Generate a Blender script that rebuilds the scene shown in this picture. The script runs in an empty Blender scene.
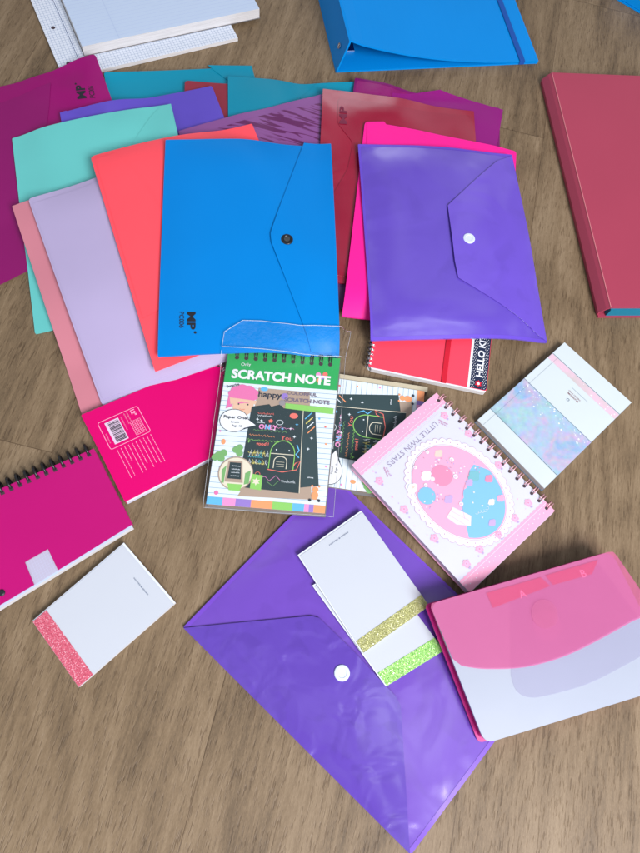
import bpy, bmesh, math, random
import numpy as np
from mathutils import Vector, Matrix
random.seed(7)
S = bpy.context.scene
COL = S.collection

# ------------------------------------------------------------------ camera
F, PIT, ROL, HC = 650.0, math.radians(22), math.radians(14), 0.75
CR, SR, CP, SP = math.cos(ROL), math.sin(ROL), math.cos(PIT), math.sin(PIT)
cam = bpy.data.cameras.new('camera'); co = bpy.data.objects.new('camera', cam); COL.objects.link(co)
cam.sensor_fit = 'VERTICAL'; cam.sensor_height = 24; cam.lens = 24*F/853
cam.clip_start = 0.01; cam.clip_end = 50
right = Vector((CR, SR*CP, SR*SP)); up = Vector((-SR, CR*CP, CR*SP)); fwd = Vector((0, SP, -CP))
M = Matrix((right, up, -fwd)).transposed().to_4x4(); M.translation = Vector((0, 0, HC))
co.matrix_world = M
S.camera = co

def at(px, py, z=0.0):
    """a pixel of the photograph to the point it shows at height z"""
    x = (px-320)/F; y = -(py-426.5)/F
    x, y = CR*x-SR*y, SR*x+CR*y
    dx, dy, dz = x, y*CP+SP, -CP+y*SP
    k = (HC-z)/-dz
    return (dx*k, dy*k)

# ------------------------------------------------------------------ colours
def lin(c):
    c = c/255.0
    return c/12.92 if c <= 0.04045 else ((c+0.055)/1.055)**2.4
EL = (1.10, 1.10, 1.13)
def C(r, g, b, k=1.0):
    return tuple(min(0.93, max(0.004, lin(v)/e/k)) for v, e in zip((r, g, b), EL)) + (1.0,)

# ------------------------------------------------------------------ materials
ADJ = {'white_card': (0.698, 0.707, 0.728), 'bright_blue_film': (0.15, 0.854, 0.842), 'violet_film': (0.835, 0.825, 0.869), 'coral_film': (1.057, 0.843, 0.844), 'lavender_film': (0.902, 0.905, 0.862), 'hot_pink_film': (0.947, 0.631, 0.794), 'notebook_pink': (0.788, 0.248, 0.776), 'magenta_cover': (0.797, 0.358, 0.753), 'aqua_film': (0.904, 0.976, 0.944), 'purple_magenta_flap': (1.145, 0.492, 1.036), 'dark_red_inner': (0.875, 0.256, 0.578), 'dusty_red': (0.818, 0.692, 0.764), 'blue_binder': (0.15, 1.037, 0.995), 'teal_film': (0.15, 0.919, 0.933), 'peach_film': (0.834, 0.828, 0.829), 'ruled_paper': (0.721, 0.811, 0.922), 'lilac_film': (0.777, 0.796, 0.807), 'lilac_flap': (0.633, 0.626, 0.697), 'deep_magenta_film': (0.993, 0.15, 0.911), 'indigo_film': (0.933, 0.915, 0.989), 'milky_film': (0.537, 0.553, 0.596), 'gloss_white': (0.86, 0.86, 0.9)}
def adj(key, col):
    a = ADJ.get(key)
    return col if not a else tuple(min(.95, max(.001, c*k)) for c, k in zip(col, a))+(1.0,)
MATS = {}
def nn(nt, t, **kw):
    n = nt.nodes.new(t)
    for k, v in kw.items():
        if k in n.inputs: n.inputs[k].default_value = v
        else: setattr(n, k, v)
    return n
def base_mat(name):
    m = bpy.data.materials.new(name); m.use_nodes = True
    nt = m.node_tree; return m, nt, nt.nodes['Principled BSDF'], nt.nodes['Material Output']
def coords(nt, scale=(1, 1, 1)):
    tc = nn(nt, 'ShaderNodeTexCoord'); mp = nn(nt, 'ShaderNodeMapping')
    mp.inputs['Scale'].default_value = scale
    nt.links.new(tc.outputs['Object'], mp.inputs[0]); return mp.outputs[0]
def add_bump(nt, bs, vec, scale, dist, detail=2.0, strength=1.0, distortion=0.0):
    n = nn(nt, 'ShaderNodeTexNoise'); n.inputs['Scale'].default_value = scale; n.inputs['Detail'].default_value = detail
    n.inputs['Distortion'].default_value = distortion
    nt.links.new(vec, n.inputs['Vector'])
    b = nn(nt, 'ShaderNodeBump'); b.inputs['Distance'].default_value = dist; b.inputs['Strength'].default_value = strength
    nt.links.new(n.outputs['Fac'], b.inputs['Height']); nt.links.new(b.outputs[0], bs.inputs['Normal'])
    return n, b

def matte(key, col, rough=0.6, var=0.04, spec=0.4, bump=0.00002, bscale=900):
    """paper, card, print"""
    if key in MATS: return MATS[key]
    col = adj(key, col)
    m, nt, bs, out = base_mat(key)
    v = coords(nt)
    n = nn(nt, 'ShaderNodeTexNoise'); n.inputs['Scale'].default_value = 18; n.inputs['Detail'].default_value = 6
    nt.links.new(v, n.inputs['Vector'])
    mx = nn(nt, 'ShaderNodeMix', data_type='RGBA')
    mx.inputs[6].default_value = tuple(c*(1-var) for c in col[:3])+(1,)
    mx.inputs[7].default_value = tuple(min(.95, c*(1+var)) for c in col[:3])+(1,)
    nt.links.new(n.outputs['Fac'], mx.inputs[0]); nt.links.new(mx.outputs[2], bs.inputs['Base Color'])
    bs.inputs['Roughness'].default_value = rough; bs.inputs['Specular IOR Level'].default_value = spec
    add_bump(nt, bs, v, bscale, bump)
    MATS[key] = m; return m

def plastic(key, col, rough=0.32, alpha=1.0, wob=0.0006, patch=0.0, wscale=14, spec=0.36, tint=None, pscale=22):
    """polypropylene film: satin, wavy, a little see-through when alpha < 1; patch = where two films cling"""
    if key in MATS: return MATS[key]
    col = adj(key, col)
    m, nt, bs, out = base_mat(key)
    v = coords(nt)
    n = nn(nt, 'ShaderNodeTexNoise'); n.inputs['Scale'].default_value = 7; n.inputs['Detail'].default_value = 4
    nt.links.new(v, n.inputs['Vector'])
    mx = nn(nt, 'ShaderNodeMix', data_type='RGBA')
    mx.inputs[6].default_value = tuple(c*0.93 for c in col[:3])+(1,)
    mx.inputs[7].default_value = tuple(min(.95, c*1.06) for c in col[:3])+(1,)
    nt.links.new(n.outputs['Fac'], mx.inputs[0])
    colout = mx.outputs[2]
    bs.inputs['Roughness'].default_value = rough; bs.inputs['Specular IOR Level'].default_value = spec
    if spec > .45: bs.inputs['Coat Weight'].default_value = .8; bs.inputs['Coat Roughness'].default_value = .04
    w, b = add_bump(nt, bs, v, wscale, wob, detail=1.5, distortion=0.8)
    f = nn(nt, 'ShaderNodeTexNoise'); f.inputs['Scale'].default_value = 1400; nt.links.new(v, f.inputs['Vector'])
    b2 = nn(nt, 'ShaderNodeBump'); b2.inputs['Distance'].default_value = 0.000012
    nt.links.new(f.outputs['Fac'], b2.inputs['Height']); nt.links.new(b.outputs[0], b2.inputs['Normal']); nt.links.new(b2.outputs[0], bs.inputs['Normal'])
    if patch:
        p = nn(nt, 'ShaderNodeTexNoise'); p.inputs['Scale'].default_value = pscale; p.inputs['Detail'].default_value = 3.5
        p.inputs['Distortion'].default_value = 0.6; nt.links.new(v, p.inputs['Vector'])
        r = nn(nt, 'ShaderNodeValToRGB'); r.color_ramp.elements[0].position = 0.56; r.color_ramp.elements[1].position = 0.64
        nt.links.new(p.outputs['Fac'], r.inputs[0])
        m2 = nn(nt, 'ShaderNodeMix', data_type='RGBA'); nt.links.new(r.outputs[0], m2.inputs[0])
        nt.links.new(colout, m2.inputs[6]); m2.inputs[7].default_value = tuple(c*(1-patch) for c in col[:3])+(1,)
        colout = m2.outputs[2]
    nt.links.new(colout, bs.inputs['Base Color'])
    if alpha < 1:
        tr = nn(nt, 'ShaderNodeBsdfTransparent'); tr.inputs[0].default_value = tint or tuple(min(1, c**0.35) for c in col[:3])+(1,)
        ms = nn(nt, 'ShaderNodeMixShader'); ms.inputs[0].default_value = alpha
        nt.links.new(tr.outputs[0], ms.inputs[1]); nt.links.new(bs.outputs[0], ms.inputs[2]); nt.links.new(ms.outputs[0], out.inputs[0])
    MATS[key] = m; return m

def clear_film(key, milky=0.05, wob=0.0012, wscale=45, rough=0.08, refl=.14):
    if key in MATS: return MATS[key]
    m, nt, bs, out = base_mat(key)
    v = coords(nt)
    bs.inputs['Base Color'].default_value = (.8, .85, .9, 1); bs.inputs['Roughness'].default_value = rough
    w, b = add_bump(nt, bs, v, wscale, wob, detail=4.5, distortion=1.6)
    tr = nn(nt, 'ShaderNodeBsdfTransparent'); tr.inputs[0].default_value = (.985, .985, .985, 1)
    gl = nn(nt, 'ShaderNodeBsdfGlossy'); gl.inputs['Roughness'].default_value = rough; nt.links.new(b.outputs[0], gl.inputs['Normal'])
    fr = nn(nt, 'ShaderNodeLayerWeight'); fr.inputs[0].default_value = refl
    m1 = nn(nt, 'ShaderNodeMixShader'); m1.inputs[0].default_value = milky
    nt.links.new(tr.outputs[0], m1.inputs[1]); nt.links.new(bs.outputs[0], m1.inputs[2])
    m2 = nn(nt, 'ShaderNodeMixShader'); nt.links.new(fr.outputs['Fresnel'], m2.inputs[0])
    nt.links.new(m1.outputs[0], m2.inputs[1]); nt.links.new(gl.outputs[0], m2.inputs[2]); nt.links.new(m2.outputs[0], out.inputs[0])
    MATS[key] = m; return m

def glitter(key, c1, c2, c3):
    if key in MATS: return MATS[key]
    m, nt, bs, out = base_mat(key)
    v = coords(nt)
    vo = nn(nt, 'ShaderNodeTexVoronoi'); vo.inputs['Scale'].default_value = 1500; nt.links.new(v, vo.inputs['Vector'])
    se = nn(nt, 'ShaderNodeSeparateColor'); nt.links.new(vo.outputs['Color'], se.inputs[0])
    r = nn(nt, 'ShaderNodeValToRGB'); e = r.color_ramp.elements
    e[0].color = c1; e[1].color = c3; e[1].position = .97; x = e.new(.5); x.color = c2; x = e.new(.85); x.color = c2
    nt.links.new(se.outputs[0], r.inputs[0]); nt.links.new(r.outputs[0], bs.inputs['Base Color'])
    bs.inputs['Metallic'].default_value = .25; bs.inputs['Roughness'].default_value = .3
    vm = nn(nt, 'ShaderNodeVectorMath', operation='SUBTRACT'); vm.inputs[1].default_value = (.5, .5, .5)
    nt.links.new(vo.outputs['Color'], vm.inputs[0])
    vs = nn(nt, 'ShaderNodeVectorMath', operation='SCALE'); vs.inputs['Scale'].default_value = .4; nt.links.new(vm.outputs[0], vs.inputs[0])
    ge = nn(nt, 'ShaderNodeNewGeometry'); va = nn(nt, 'ShaderNodeVectorMath', operation='ADD')
    nt.links.new(ge.outputs['Normal'], va.inputs[0]); nt.links.new(vs.outputs[0], va.inputs[1])
    vn = nn(nt, 'ShaderNodeVectorMath', operation='NORMALIZE'); nt.links.new(va.outputs[0], vn.inputs[0]); nt.links.new(vn.outputs[0], bs.inputs['Normal'])
    MATS[key] = m; return m

def page_edge(key, col):
    """side of a block of sheets: fine lines stacked in height"""
    if key in MATS: return MATS[key]
    m, nt, bs, out = base_mat(key)
    v = coords(nt, (25, 25, 5200))
    n = nn(nt, 'ShaderNodeTexNoise'); n.inputs['Scale'].default_value = 1; n.inputs['Detail'].default_value = 3; nt.links.new(v, n.inputs['Vector'])
    r = nn(nt, 'ShaderNodeValToRGB'); r.color_ramp.elements[0].position = .3; r.color_ramp.elements[1].position = .62
    r.color_ramp.elements[0].color = tuple(c*.62 for c in col[:3])+(1,); r.color_ramp.elements[1].color = col
    nt.links.new(n.outputs['Fac'], r.inputs[0]); nt.links.new(r.outputs[0], bs.inputs['Base Color'])
    bs.inputs['Roughness'].default_value = .8
    MATS[key] = m; return m

def metal(key, col, rough=.3, met=1.0):
    if key in MATS: return MATS[key]
    m, nt, bs, out = base_mat(key)
    bs.inputs['Base Color'].default_value = col; bs.inputs['Metallic'].default_value = met; bs.inputs['Roughness'].default_value = rough
    add_bump(nt, bs, coords(nt), 300, .00003)
    MATS[key] = m; return m

# ------------------------------------------------------------------ height field of the pile
GX0, GY0, GR, GNX, GNY = -1.0, -0.6, 0.003, 670, 840
HF = np.zeros((GNY, GNX))
gx = GX0+np.arange(GNX)*GR; gy = GY0+np.arange(GNY)*GR
GXX, GYY = np.meshgrid(gx, gy)
def inside(poly):
    m = np.zeros(GXX.shape, bool); n = len(poly)
    for i in range(n):
        x1, y1 = poly[i][:2]; x2, y2 = poly[(i+1) % n][:2]
        if y1 == y2: continue
        c = ((y1 > GYY) != (y2 > GYY)) & (GXX < (x2-x1)*(GYY-y1)/(y2-y1)+x1)
        m ^= c
    return m
def shiftmax(A, r):
    for ax in (0, 1):
        B = A.copy()
        for k in range(1, r+1):
            B = np.maximum(B, np.roll(A, k, ax)); B = np.maximum(B, np.roll(A, -k, ax))
        A = B
    return A
def box(A, r):
    for ax in (0, 1):
        B = A.copy()
        for k in range(1, r+1): B = B+np.roll(A, k, ax)+np.roll(A, -k, ax)
        A = B/(2*r+1)
    return A
def sampler(A):
    def f(x, y):
        u = min(max((x-GX0)/GR, 0), GNX-1.001); v = min(max((y-GY0)/GR, 0), GNY-1.001)
        i, j = int(u), int(v); a, b = u-i, v-j
        return float(A[j, i]*(1-a)*(1-b)+A[j, i+1]*a*(1-b)+A[j+1, i]*(1-a)*b+A[j+1, i+1]*a*b)
    return f
def raise_field(poly, fz):
    m = inside(poly)
    if callable(fz): fz = fz(GXX, GYY)
    HF[m] = np.maximum(HF[m], fz[m] if hasattr(fz, 'shape') else fz)
def plane_over(poly, maxs=0.12):
    """lowest plane that rests on what lies under the footprint"""
    m = inside(poly); D = shiftmax(HF, 1); k = np.zeros(m.shape, bool); k[::3, ::3] = True; k &= m
    x = GXX[k]; y = GYY[k]; z = D[k]
    cx, cy = GXX[m].mean(), GYY[m].mean(); best = None
    for b in np.linspace(-maxs, maxs, 31):
        for c in np.linspace(-maxs, maxs, 31):
            a = (z-b*(x-cx)-c*(y-cy)).max()
            s = a+0.002*(abs(b)+abs(c))
            if best is None or s < best[0]: best = (s, a, b, c)
    _, a, b, c = best
    a += 0.0003
    return lambda X, Y: a+b*(X-cx)+c*(Y-cy)

# ------------------------------------------------------------------ meshes
class MB:
    def __init__(s): s.v = []; s.f = []; s.m = []; s.sm = []; s.mats = []
    def mi(s, mat):
        if mat not in s.mats: s.mats.append(mat)
        return s.mats.index(mat)
    def add(s, vs, fs, mat, smooth=False):
        o = len(s.v); k = s.mi(mat); s.v += [tuple(v) for v in vs]
        for f in fs: s.f.append([i+o for i in f]); s.m.append(k); s.sm.append(smooth)
    def build(s, name, parent=None, origin=None):
        me = bpy.data.meshes.new(name)
        if parent is not None: o = parent['_o']; o = (o[0], o[1], o[2])
        else: o = origin or (0, 0, 0)
        me.from_pydata([(x-o[0], y-o[1], z-o[2]) for x, y, z in s.v], [], s.f)
        for m in s.mats: me.materials.append(m)
        me.polygons.foreach_set('material_index', s.m); me.polygons.foreach_set('use_smooth', s.sm)
        me.update(); me.validate()
        ob = bpy.data.objects.new(name, me); COL.objects.link(ob)
        if parent is not None: ob.parent = parent
        else: ob.location = o
        ob_o = o; ob['_o'] = ob_o
        return ob
def thing(name, label, cat, x, y, z, group=None):
    e = bpy.data.objects.new(name, None); e.empty_display_size = .02; COL.objects.link(e)
    e.location = (x, y, z); e['_o'] = (x, y, z); e['label'] = label; e['category'] = cat
    if group: e['group'] = group
    return e

def gridded(poly, cell):
    """2-D polygon cut into a triangulated grid"""
    bm = bmesh.new(); bm.faces.new([bm.verts.new((p[0], p[1], 0)) for p in poly])
    if cell:
        xs = [p[0] for p in poly]; ys = [p[1] for p in poly]
        for lo, hi, no in ((min(xs), max(xs), (1, 0, 0)), (min(ys), max(ys), (0, 1, 0))):
            n = int((hi-lo)/cell)
            for k in range(1, n+1):
                c = lo+(hi-lo)*k/(n+1)
                bmesh.ops.bisect_plane(bm, geom=bm.verts[:]+bm.edges[:]+bm.faces[:], plane_co=(c*abs(no[0]), c*abs(no[1]), 0), plane_no=no, dist=1e-7)
        bmesh.ops.triangulate(bm, faces=bm.faces[:])
    bm.verts.index_update()
    vs = [(v.co.x, v.co.y) for v in bm.verts]; fs = []
    for f in bm.faces:
        ids = [v.index for v in f.verts]
        if f.normal.z < 0 or (abs(f.normal.z) < .5 and f.calc_area() < 0): ids.reverse()
        fs.append(ids)
    bm.free(); return vs, fs
def area2(p): return sum(p[i][0]*p[(i+1) % len(p)][1]-p[(i+1) % len(p)][0]*p[i][1] for i in range(len(p)))/2
def ccw(p): return list(p) if area2(p) > 0 else list(reversed(p))
def slab(mb, poly, ztop, t, mat, side=None, cell=None, smooth=None, bottom=True):
    """closed sheet: top at ztop(x,y), bottom t below"""
    poly = ccw(poly); vs, fs = gridded(poly, cell); n = len(vs)
    zt = [ztop(*v) for v in vs]
    smooth = bool(cell) if smooth is None else smooth
    mb.add([(x, y, z) for (x, y), z in zip(vs, zt)], fs, mat, smooth)
    if bottom: mb.add([(x, y, z-t) for (x, y), z in zip(vs, zt)], [f[::-1] for f in fs], mat, smooth)
    ed = {}
    for f in fs:
        for i in range(len(f)):
            a, b = f[i], f[(i+1) % len(f)]; ed[(a, b)] = 1
    be = [(a, b) for a, b in ed if (b, a) not in ed]
    V = []; FF = []
    for a, b in be:
        o = len(V); V += [(vs[a][0], vs[a][1], zt[a]), (vs[b][0], vs[b][1], zt[b]), (vs[b][0], vs[b][1], zt[b]-t), (vs[a][0], vs[a][1], zt[a]-t)]
        FF.append([o+3, o+2, o+1, o])
    mb.add(V, [f[::-1] if False else f for f in FF], side or mat)
def disc(mb, c, r, z0, prof, mat, n=28, sx=1.0):
    """lathe on a vertical axis: prof = [(radius factor, height)]"""
    V = []; FF = []
    for rf, h in prof:
        for k in range(n):
            a = 2*math.pi*k/n; V.append((c[0]+r*rf*math.cos(a), c[1]+r*rf*math.sin(a), z0+h))
    for j in range(len(prof)-1):
        for k in range(n):
            k2 = (k+1) % n; FF.append([j*n+k, j*n+k2, (j+1)*n+k2, (j+1)*n+k])
    FF.append([(len(prof)-1)*n+k for k in range(n)])
    mb.add(V, FF, mat, False)
def tube(mb, pts, r, mat, n=7, closed=False):
    V = []; FF = []; P = [Vector(p) for p in pts]; N = len(P); up0 = Vector((.12, .2, .97))
    for i, p in enumerate(P):
        d = (P[(i+1) % N]-P[i-1]) if closed else (P[min(i+1, N-1)]-P[max(i-1, 0)])
        d.normalize(); a = d.cross(up0)
        if a.length < .15: a = d.cross(Vector((1, 0, 0)))
        a.normalize(); b = d.cross(a)
        for k in range(n):
            t = 2*math.pi*k/n; V.append(p+a*(r*math.cos(t))+b*(r*math.sin(t)))
    for i in range(N if closed else N-1):
        for k in range(n):
            i2 = (i+1) % N; FF.append([i*n+k, i2*n+k, i2*n+(k+1) % n, i*n+(k+1) % n])
    mb.add(V, FF, mat, True)

# ------------------------------------------------------------------ lettering
_tc = {}
def glyphs(s, bold=0.0, res=3):
    key = (s, bold, res)
    if key not in _tc:
        cu = bpy.data.curves.new('lettering', 'FONT'); cu.body = s; cu.resolution_u = res; cu.offset = bold; cu.size = 1
        ob = bpy.data.objects.new('lettering', cu); COL.objects.link(ob)
        dg = bpy.context.evaluated_depsgraph_get(); me = bpy.data.meshes.new_from_object(ob.evaluated_get(dg))
        vs = [(v.co.x, v.co.y) for v in me.vertices]; fs = [list(p.vertices) for p in me.polygons]
        bpy.data.objects.remove(ob); bpy.data.curves.remove(cu); bpy.data.meshes.remove(me)
        _tc[key] = (vs, fs)
    return _tc[key]

_lay = [0]
def lift_(lay):
    # every printed shape sits a hair above the one before, so that none share a plane
    _lay[0] = (_lay[0]+1) % 60
    return .00012*lay+_lay[0]*1.5e-6
class Face:
    """a printed face: (u, v) in 0..1 from its own top-left corner, metric text, heights from zt"""
    def __init__(s, c, zt):
        s.c = [Vector(p[:2]) for p in c]; s.zt = zt
        s.w = ((s.c[1]-s.c[0]).length+(s.c[2]-s.c[3]).length)/2; s.h = ((s.c[3]-s.c[0]).length+(s.c[2]-s.c[1]).length)/2
        e = (s.c[1]-s.c[0]); d = (s.c[3]-s.c[0]); s.flip = e.x*d.y-e.y*d.x > 0
    def p(s, u, v):
        a = s.c[0].lerp(s.c[1], u); b = s.c[3].lerp(s.c[2], u); return a.lerp(b, v)
    def poly(s, mb, uv, mat, lay=1):
        V = [s.p(*q) for q in uv]
        if area2(V) < 0: V.reverse()
        dz = lift_(lay)
        mb.add([(q.x, q.y, s.zt(q.x, q.y)+dz) for q in V], [list(range(len(V)))], mat)
    def rect(s, mb, u0, v0, u1, v1, mat, lay=1): s.poly(mb, [(u0, v0), (u1, v0), (u1, v1), (u0, v1)], mat, lay)
    def ell(s, mb, u, v, r, mat, lay=1, ry=None, n=24, wav=0, wn=0, rot=0):
        ry = ry or r; q = []
        for k in range(n):
            a = 2*math.pi*k/n; f = 1+wav*abs(math.sin(a*wn/2)) if wn else 1
            x, y = r*f*math.cos(a), ry*f*math.sin(a); c, d = math.cos(rot), math.sin(rot)
            q.append((u+(x*c-y*d)/s.w, v+(x*d+y*c)/s.h))
        s.poly(mb, q, mat, lay)
    def star(s, mb, u, v, r, mat, lay=1, n=5, inner=.45, rot=0):
        q = []
        for k in range(2*n):
            a = math.pi*k/n+rot; f = r*(1 if k % 2 == 0 else inner); q.append((u+f*math.sin(a)/s.w, v-f*math.cos(a)/s.h))
        s.poly(mb, q, mat, lay)
    def line(s, mb, uv, wd, mat, lay=1, closed=False):
        P = [s.p(*q) for q in uv]; N = len(P)
        V = []
        for i in range(N):
            d = (P[(i+1) % N]-P[i-1]) if closed else P[min(i+1, N-1)]-P[max(i-1, 0)]
            if d.length < 1e-9: d = Vector((1, 0))
            d.normalize(); nrm = Vector((-d.y, d.x))*wd/2
            V += [P[i]+nrm, P[i]-nrm]
        FF = [[2*i, 2*i+1, (2*i+3) % (2*N), (2*i+2) % (2*N)] for i in range(N if closed else N-1)]
        dz = lift_(lay)
        mb.add([(q.x, q.y, s.zt(q.x, q.y)+dz) for q in V], FF, mat)
    def ring(s, mb, u, v, r, wd, mat, lay=1, ry=None, n=32, a0=0, a1=360):
        ry = ry or r; full = a1-a0 >= 360
        q = [(u+r*math.cos(math.radians(a0+(a1-a0)*k/n))/s.w, v+ry*math.sin(math.radians(a0+(a1-a0)*k/n))/s.h) for k in range(n if full else n+1)]
        s.line(mb, q, wd, mat, lay, full)
    def text(s, mb, t, u, v, size, mat, lay=2, rot=0, width=None, bold=0.0, align='l', arc=None):
        """baseline starts at (u, v); size = capital height in metres; rot turns it counter-clockwise"""
        vs, fs = glyphs(t, bold); k = size/.69
        x0 = min(q[0] for q in vs); x1 = max(q[0] for q in vs); kx = k
        if width: kx = width/(x1-x0)
        dz = lift_(lay); off = x0 if align == 'l' else (x0+x1)/2
        c, d = math.cos(math.radians(rot)), math.sin(math.radians(rot)); V = []
        for x, y in vs:
            X, Y = (x-off)*kx, y*k
            if arc:
                a = X/arc; X, Y = (arc+Y)*math.sin(a), (arc+Y)*math.cos(a)-arc
            xr, yr = X*c-Y*d, X*d+Y*c
            q = s.p(u+xr/s.w, v-yr/s.h); V.append((q.x, q.y, s.zt(q.x, q.y)+dz))
        if s.flip: fs = [f[::-1] for f in fs]
        mb.add(V, fs, mat)
    def scribble(s, mb, u, v, w, h, mat, lay=2, n=10, wd=.0004):
        q = []; rnd = random.Random(int(u*1000+v*7777))
        for k in range(n*3):
            x = k/(n*3-1); q.append((u+w*x, v-h*(.5+.5*math.sin(k*2.1))*rnd.uniform(.4, 1)))
        s.line(mb, q, wd, mat, lay)

# ------------------------------------------------------------------ builders
def wob(seed):
    r = random.Random(seed); k = [(r.uniform(8, 26), r.uniform(8, 26), r.uniform(0, 6.3)) for _ in range(5)]
    return lambda x, y: sum(math.sin(a*x+b*y*(1 if i % 2 else -1)+c) for i, (a, b, c) in enumerate(k))/5

def px_poly(pts, zf, t=0.0):
    """pixels to ground-plan points lying on the surface zf"""
    out = []
    for p in pts:
        z = .004
        for _ in range(5):
            x, y = at(p[0], p[1], z); z = zf(x, y)+t
        out.append((x, y))
    return out
def round_poly(pts, rads, n=5):
    out = []; N = len(pts)
    for i, p in enumerate(pts):
        r = rads[i] if isinstance(rads, (list, tuple)) else rads
        if not r: out.append(tuple(p[:2])); continue
        P = Vector(p[:2]); a = (Vector(pts[i-1][:2])-P); b = (Vector(pts[(i+1) % N][:2])-P); a.normalize(); b.normalize()
        A = P+a*r; B = P+b*r
        for k in range(n+1):
            t = k/n; q = A*(1-t)**2+P*2*t*(1-t)+B*t*t; out.append((q.x, q.y))
    return out

class Soft:
    """a film wallet lying over the pile"""
    def __init__(s, name, label, cat, pts, mat, seed, t=.0022, bulge=.0015, rmax=12, rads=.003, cell=.009, rim=None, group=None, wave=.0006, world=None):
        A = shiftmax(HF, rmax); 
        for _ in range(3): A = box(A, rmax//3)
        sup = sampler(A); W = wob(seed)
        poly = world(lambda x, y: Vector(px_poly([(x, y)], sup, t+.001)[0])) if callable(world) else (world or px_poly(pts, sup, t+.001))
        m = inside(poly); d = m.astype(float); d = box(box(d, 9), 9)
        D = sampler(np.where(m, np.clip((d-.5)*2, 0, 1), 0))
        s.zt = lambda x, y: sup(x, y)+t+.0004+D(x, y)*(bulge+wave*(1+W(x, y)))+.0002*(1+W(x*2, y*2))
        s.corn = poly; s.poly = round_poly(poly, rads)
        cx = sum(p[0] for p in poly)/len(poly); cy = sum(p[1] for p in poly)/len(poly)
        zb = sup(cx, cy); s.e = thing(name, label, cat, cx, cy, zb, group)
        mb = MB(); slab(mb, s.poly, s.zt, t, mat, cell=cell)
        if rim:
            P = ccw(s.poly)
            F_ = Face([P[0]]*4, s.zt)
            V = []; N = len(P); q = []
            c = Vector((cx, cy))
            for p in P:
                p = Vector(p); d_ = (c-p); p2 = p+d_.normalized()*.0055; q.append((p, p2))
            # a welded border: densely sampled strip a hair above the film
            VV = []; FF = []
            for i in range(N):
                a, a2 = q[i]; b, b2 = q[(i+1) % N]; n = max(1, int((b-a).length/.008))
                for k in range(n):
                    for (o, inn) in ((a.lerp(b, k/n), a2.lerp(b2, k/n)),):
                        VV += [(o.x, o.y, s.zt(o.x, o.y)+.0002), (inn.x, inn.y, s.zt(inn.x, inn.y)+.0003)]
            K = len(VV)//2
            FF = [[2*i, (2*i+2) % (2*K), (2*i+3) % (2*K), 2*i+1] for i in range(K)]
            mb.add(VV, FF, rim, True)
        s.body = mb.build('pocket', s.e); s.cell = cell
        mm = inside(s.poly)
        if mm.any():
            js, is_ = np.where(mm)
            for j, i in zip(js[::1], is_[::1]):
                if (i+j) % 2 == 0: continue
                z = s.zt(gx[i], gy[j])
                if z > HF[j, i]: HF[j, i] = z
            # fill the skipped cells
            B = np.maximum(np.roll(HF, 1, 1), np.roll(HF, -1, 1)); HF[mm] = np.maximum(HF[mm], np.minimum(B[mm], HF[mm]+.004))
    def layer(s, pts, mat, name='flap', lift=.0005, rise=.0008, t=.0005, rads=0, world=None, cell=None, away=None):
        poly = world or px_poly(pts, s.zt, lift)
        poly = round_poly(poly, rads) if rads else poly
        m = inside(poly)
        zt = lambda x, y: s.zt(x, y)+lift+t
        if away:   # the free tip stands off a little
            ax, ay = px_poly([away[0]], s.zt)[0]; R = away[1]
            zt = lambda x, y: s.zt(x, y)+lift+t+rise*max(0, 1-math.hypot(x-ax, y-ay)/R)
        mb = MB(); slab(mb, poly, zt, t, mat, cell=cell or s.cell)
        o = mb.build(name, s.e)
        HF[m] = HF[m]+lift+t
        s.fzt = zt; return o
    def snap(s, px, r, mat, inner=None, base=None):
        zf = base or getattr(s, 'fzt', s.zt); (x, y), = px_poly([px], zf); mb = MB(); z = zf(x, y)
        disc(mb, (x, y), r, z-.0005, [(1, 0), (1, .0012), (.93, .0018), (.62, .0020), (.55, .0015), (.2, .0014)], mat)
        o = mb.build('snap_button', s.e)
        if inner:
            m2 = MB(); disc(m2, (x, y), r*.5, z+.0009, [(1, 0), (1, .0006), (.5, .0008)], inner); m2.build('snap_centre', o)
    def print(s): return Face([s.corn[0], s.corn[1], s.corn[2], s.corn[3]], lambda x, y: s.zt(x, y)+.0001)

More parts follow.
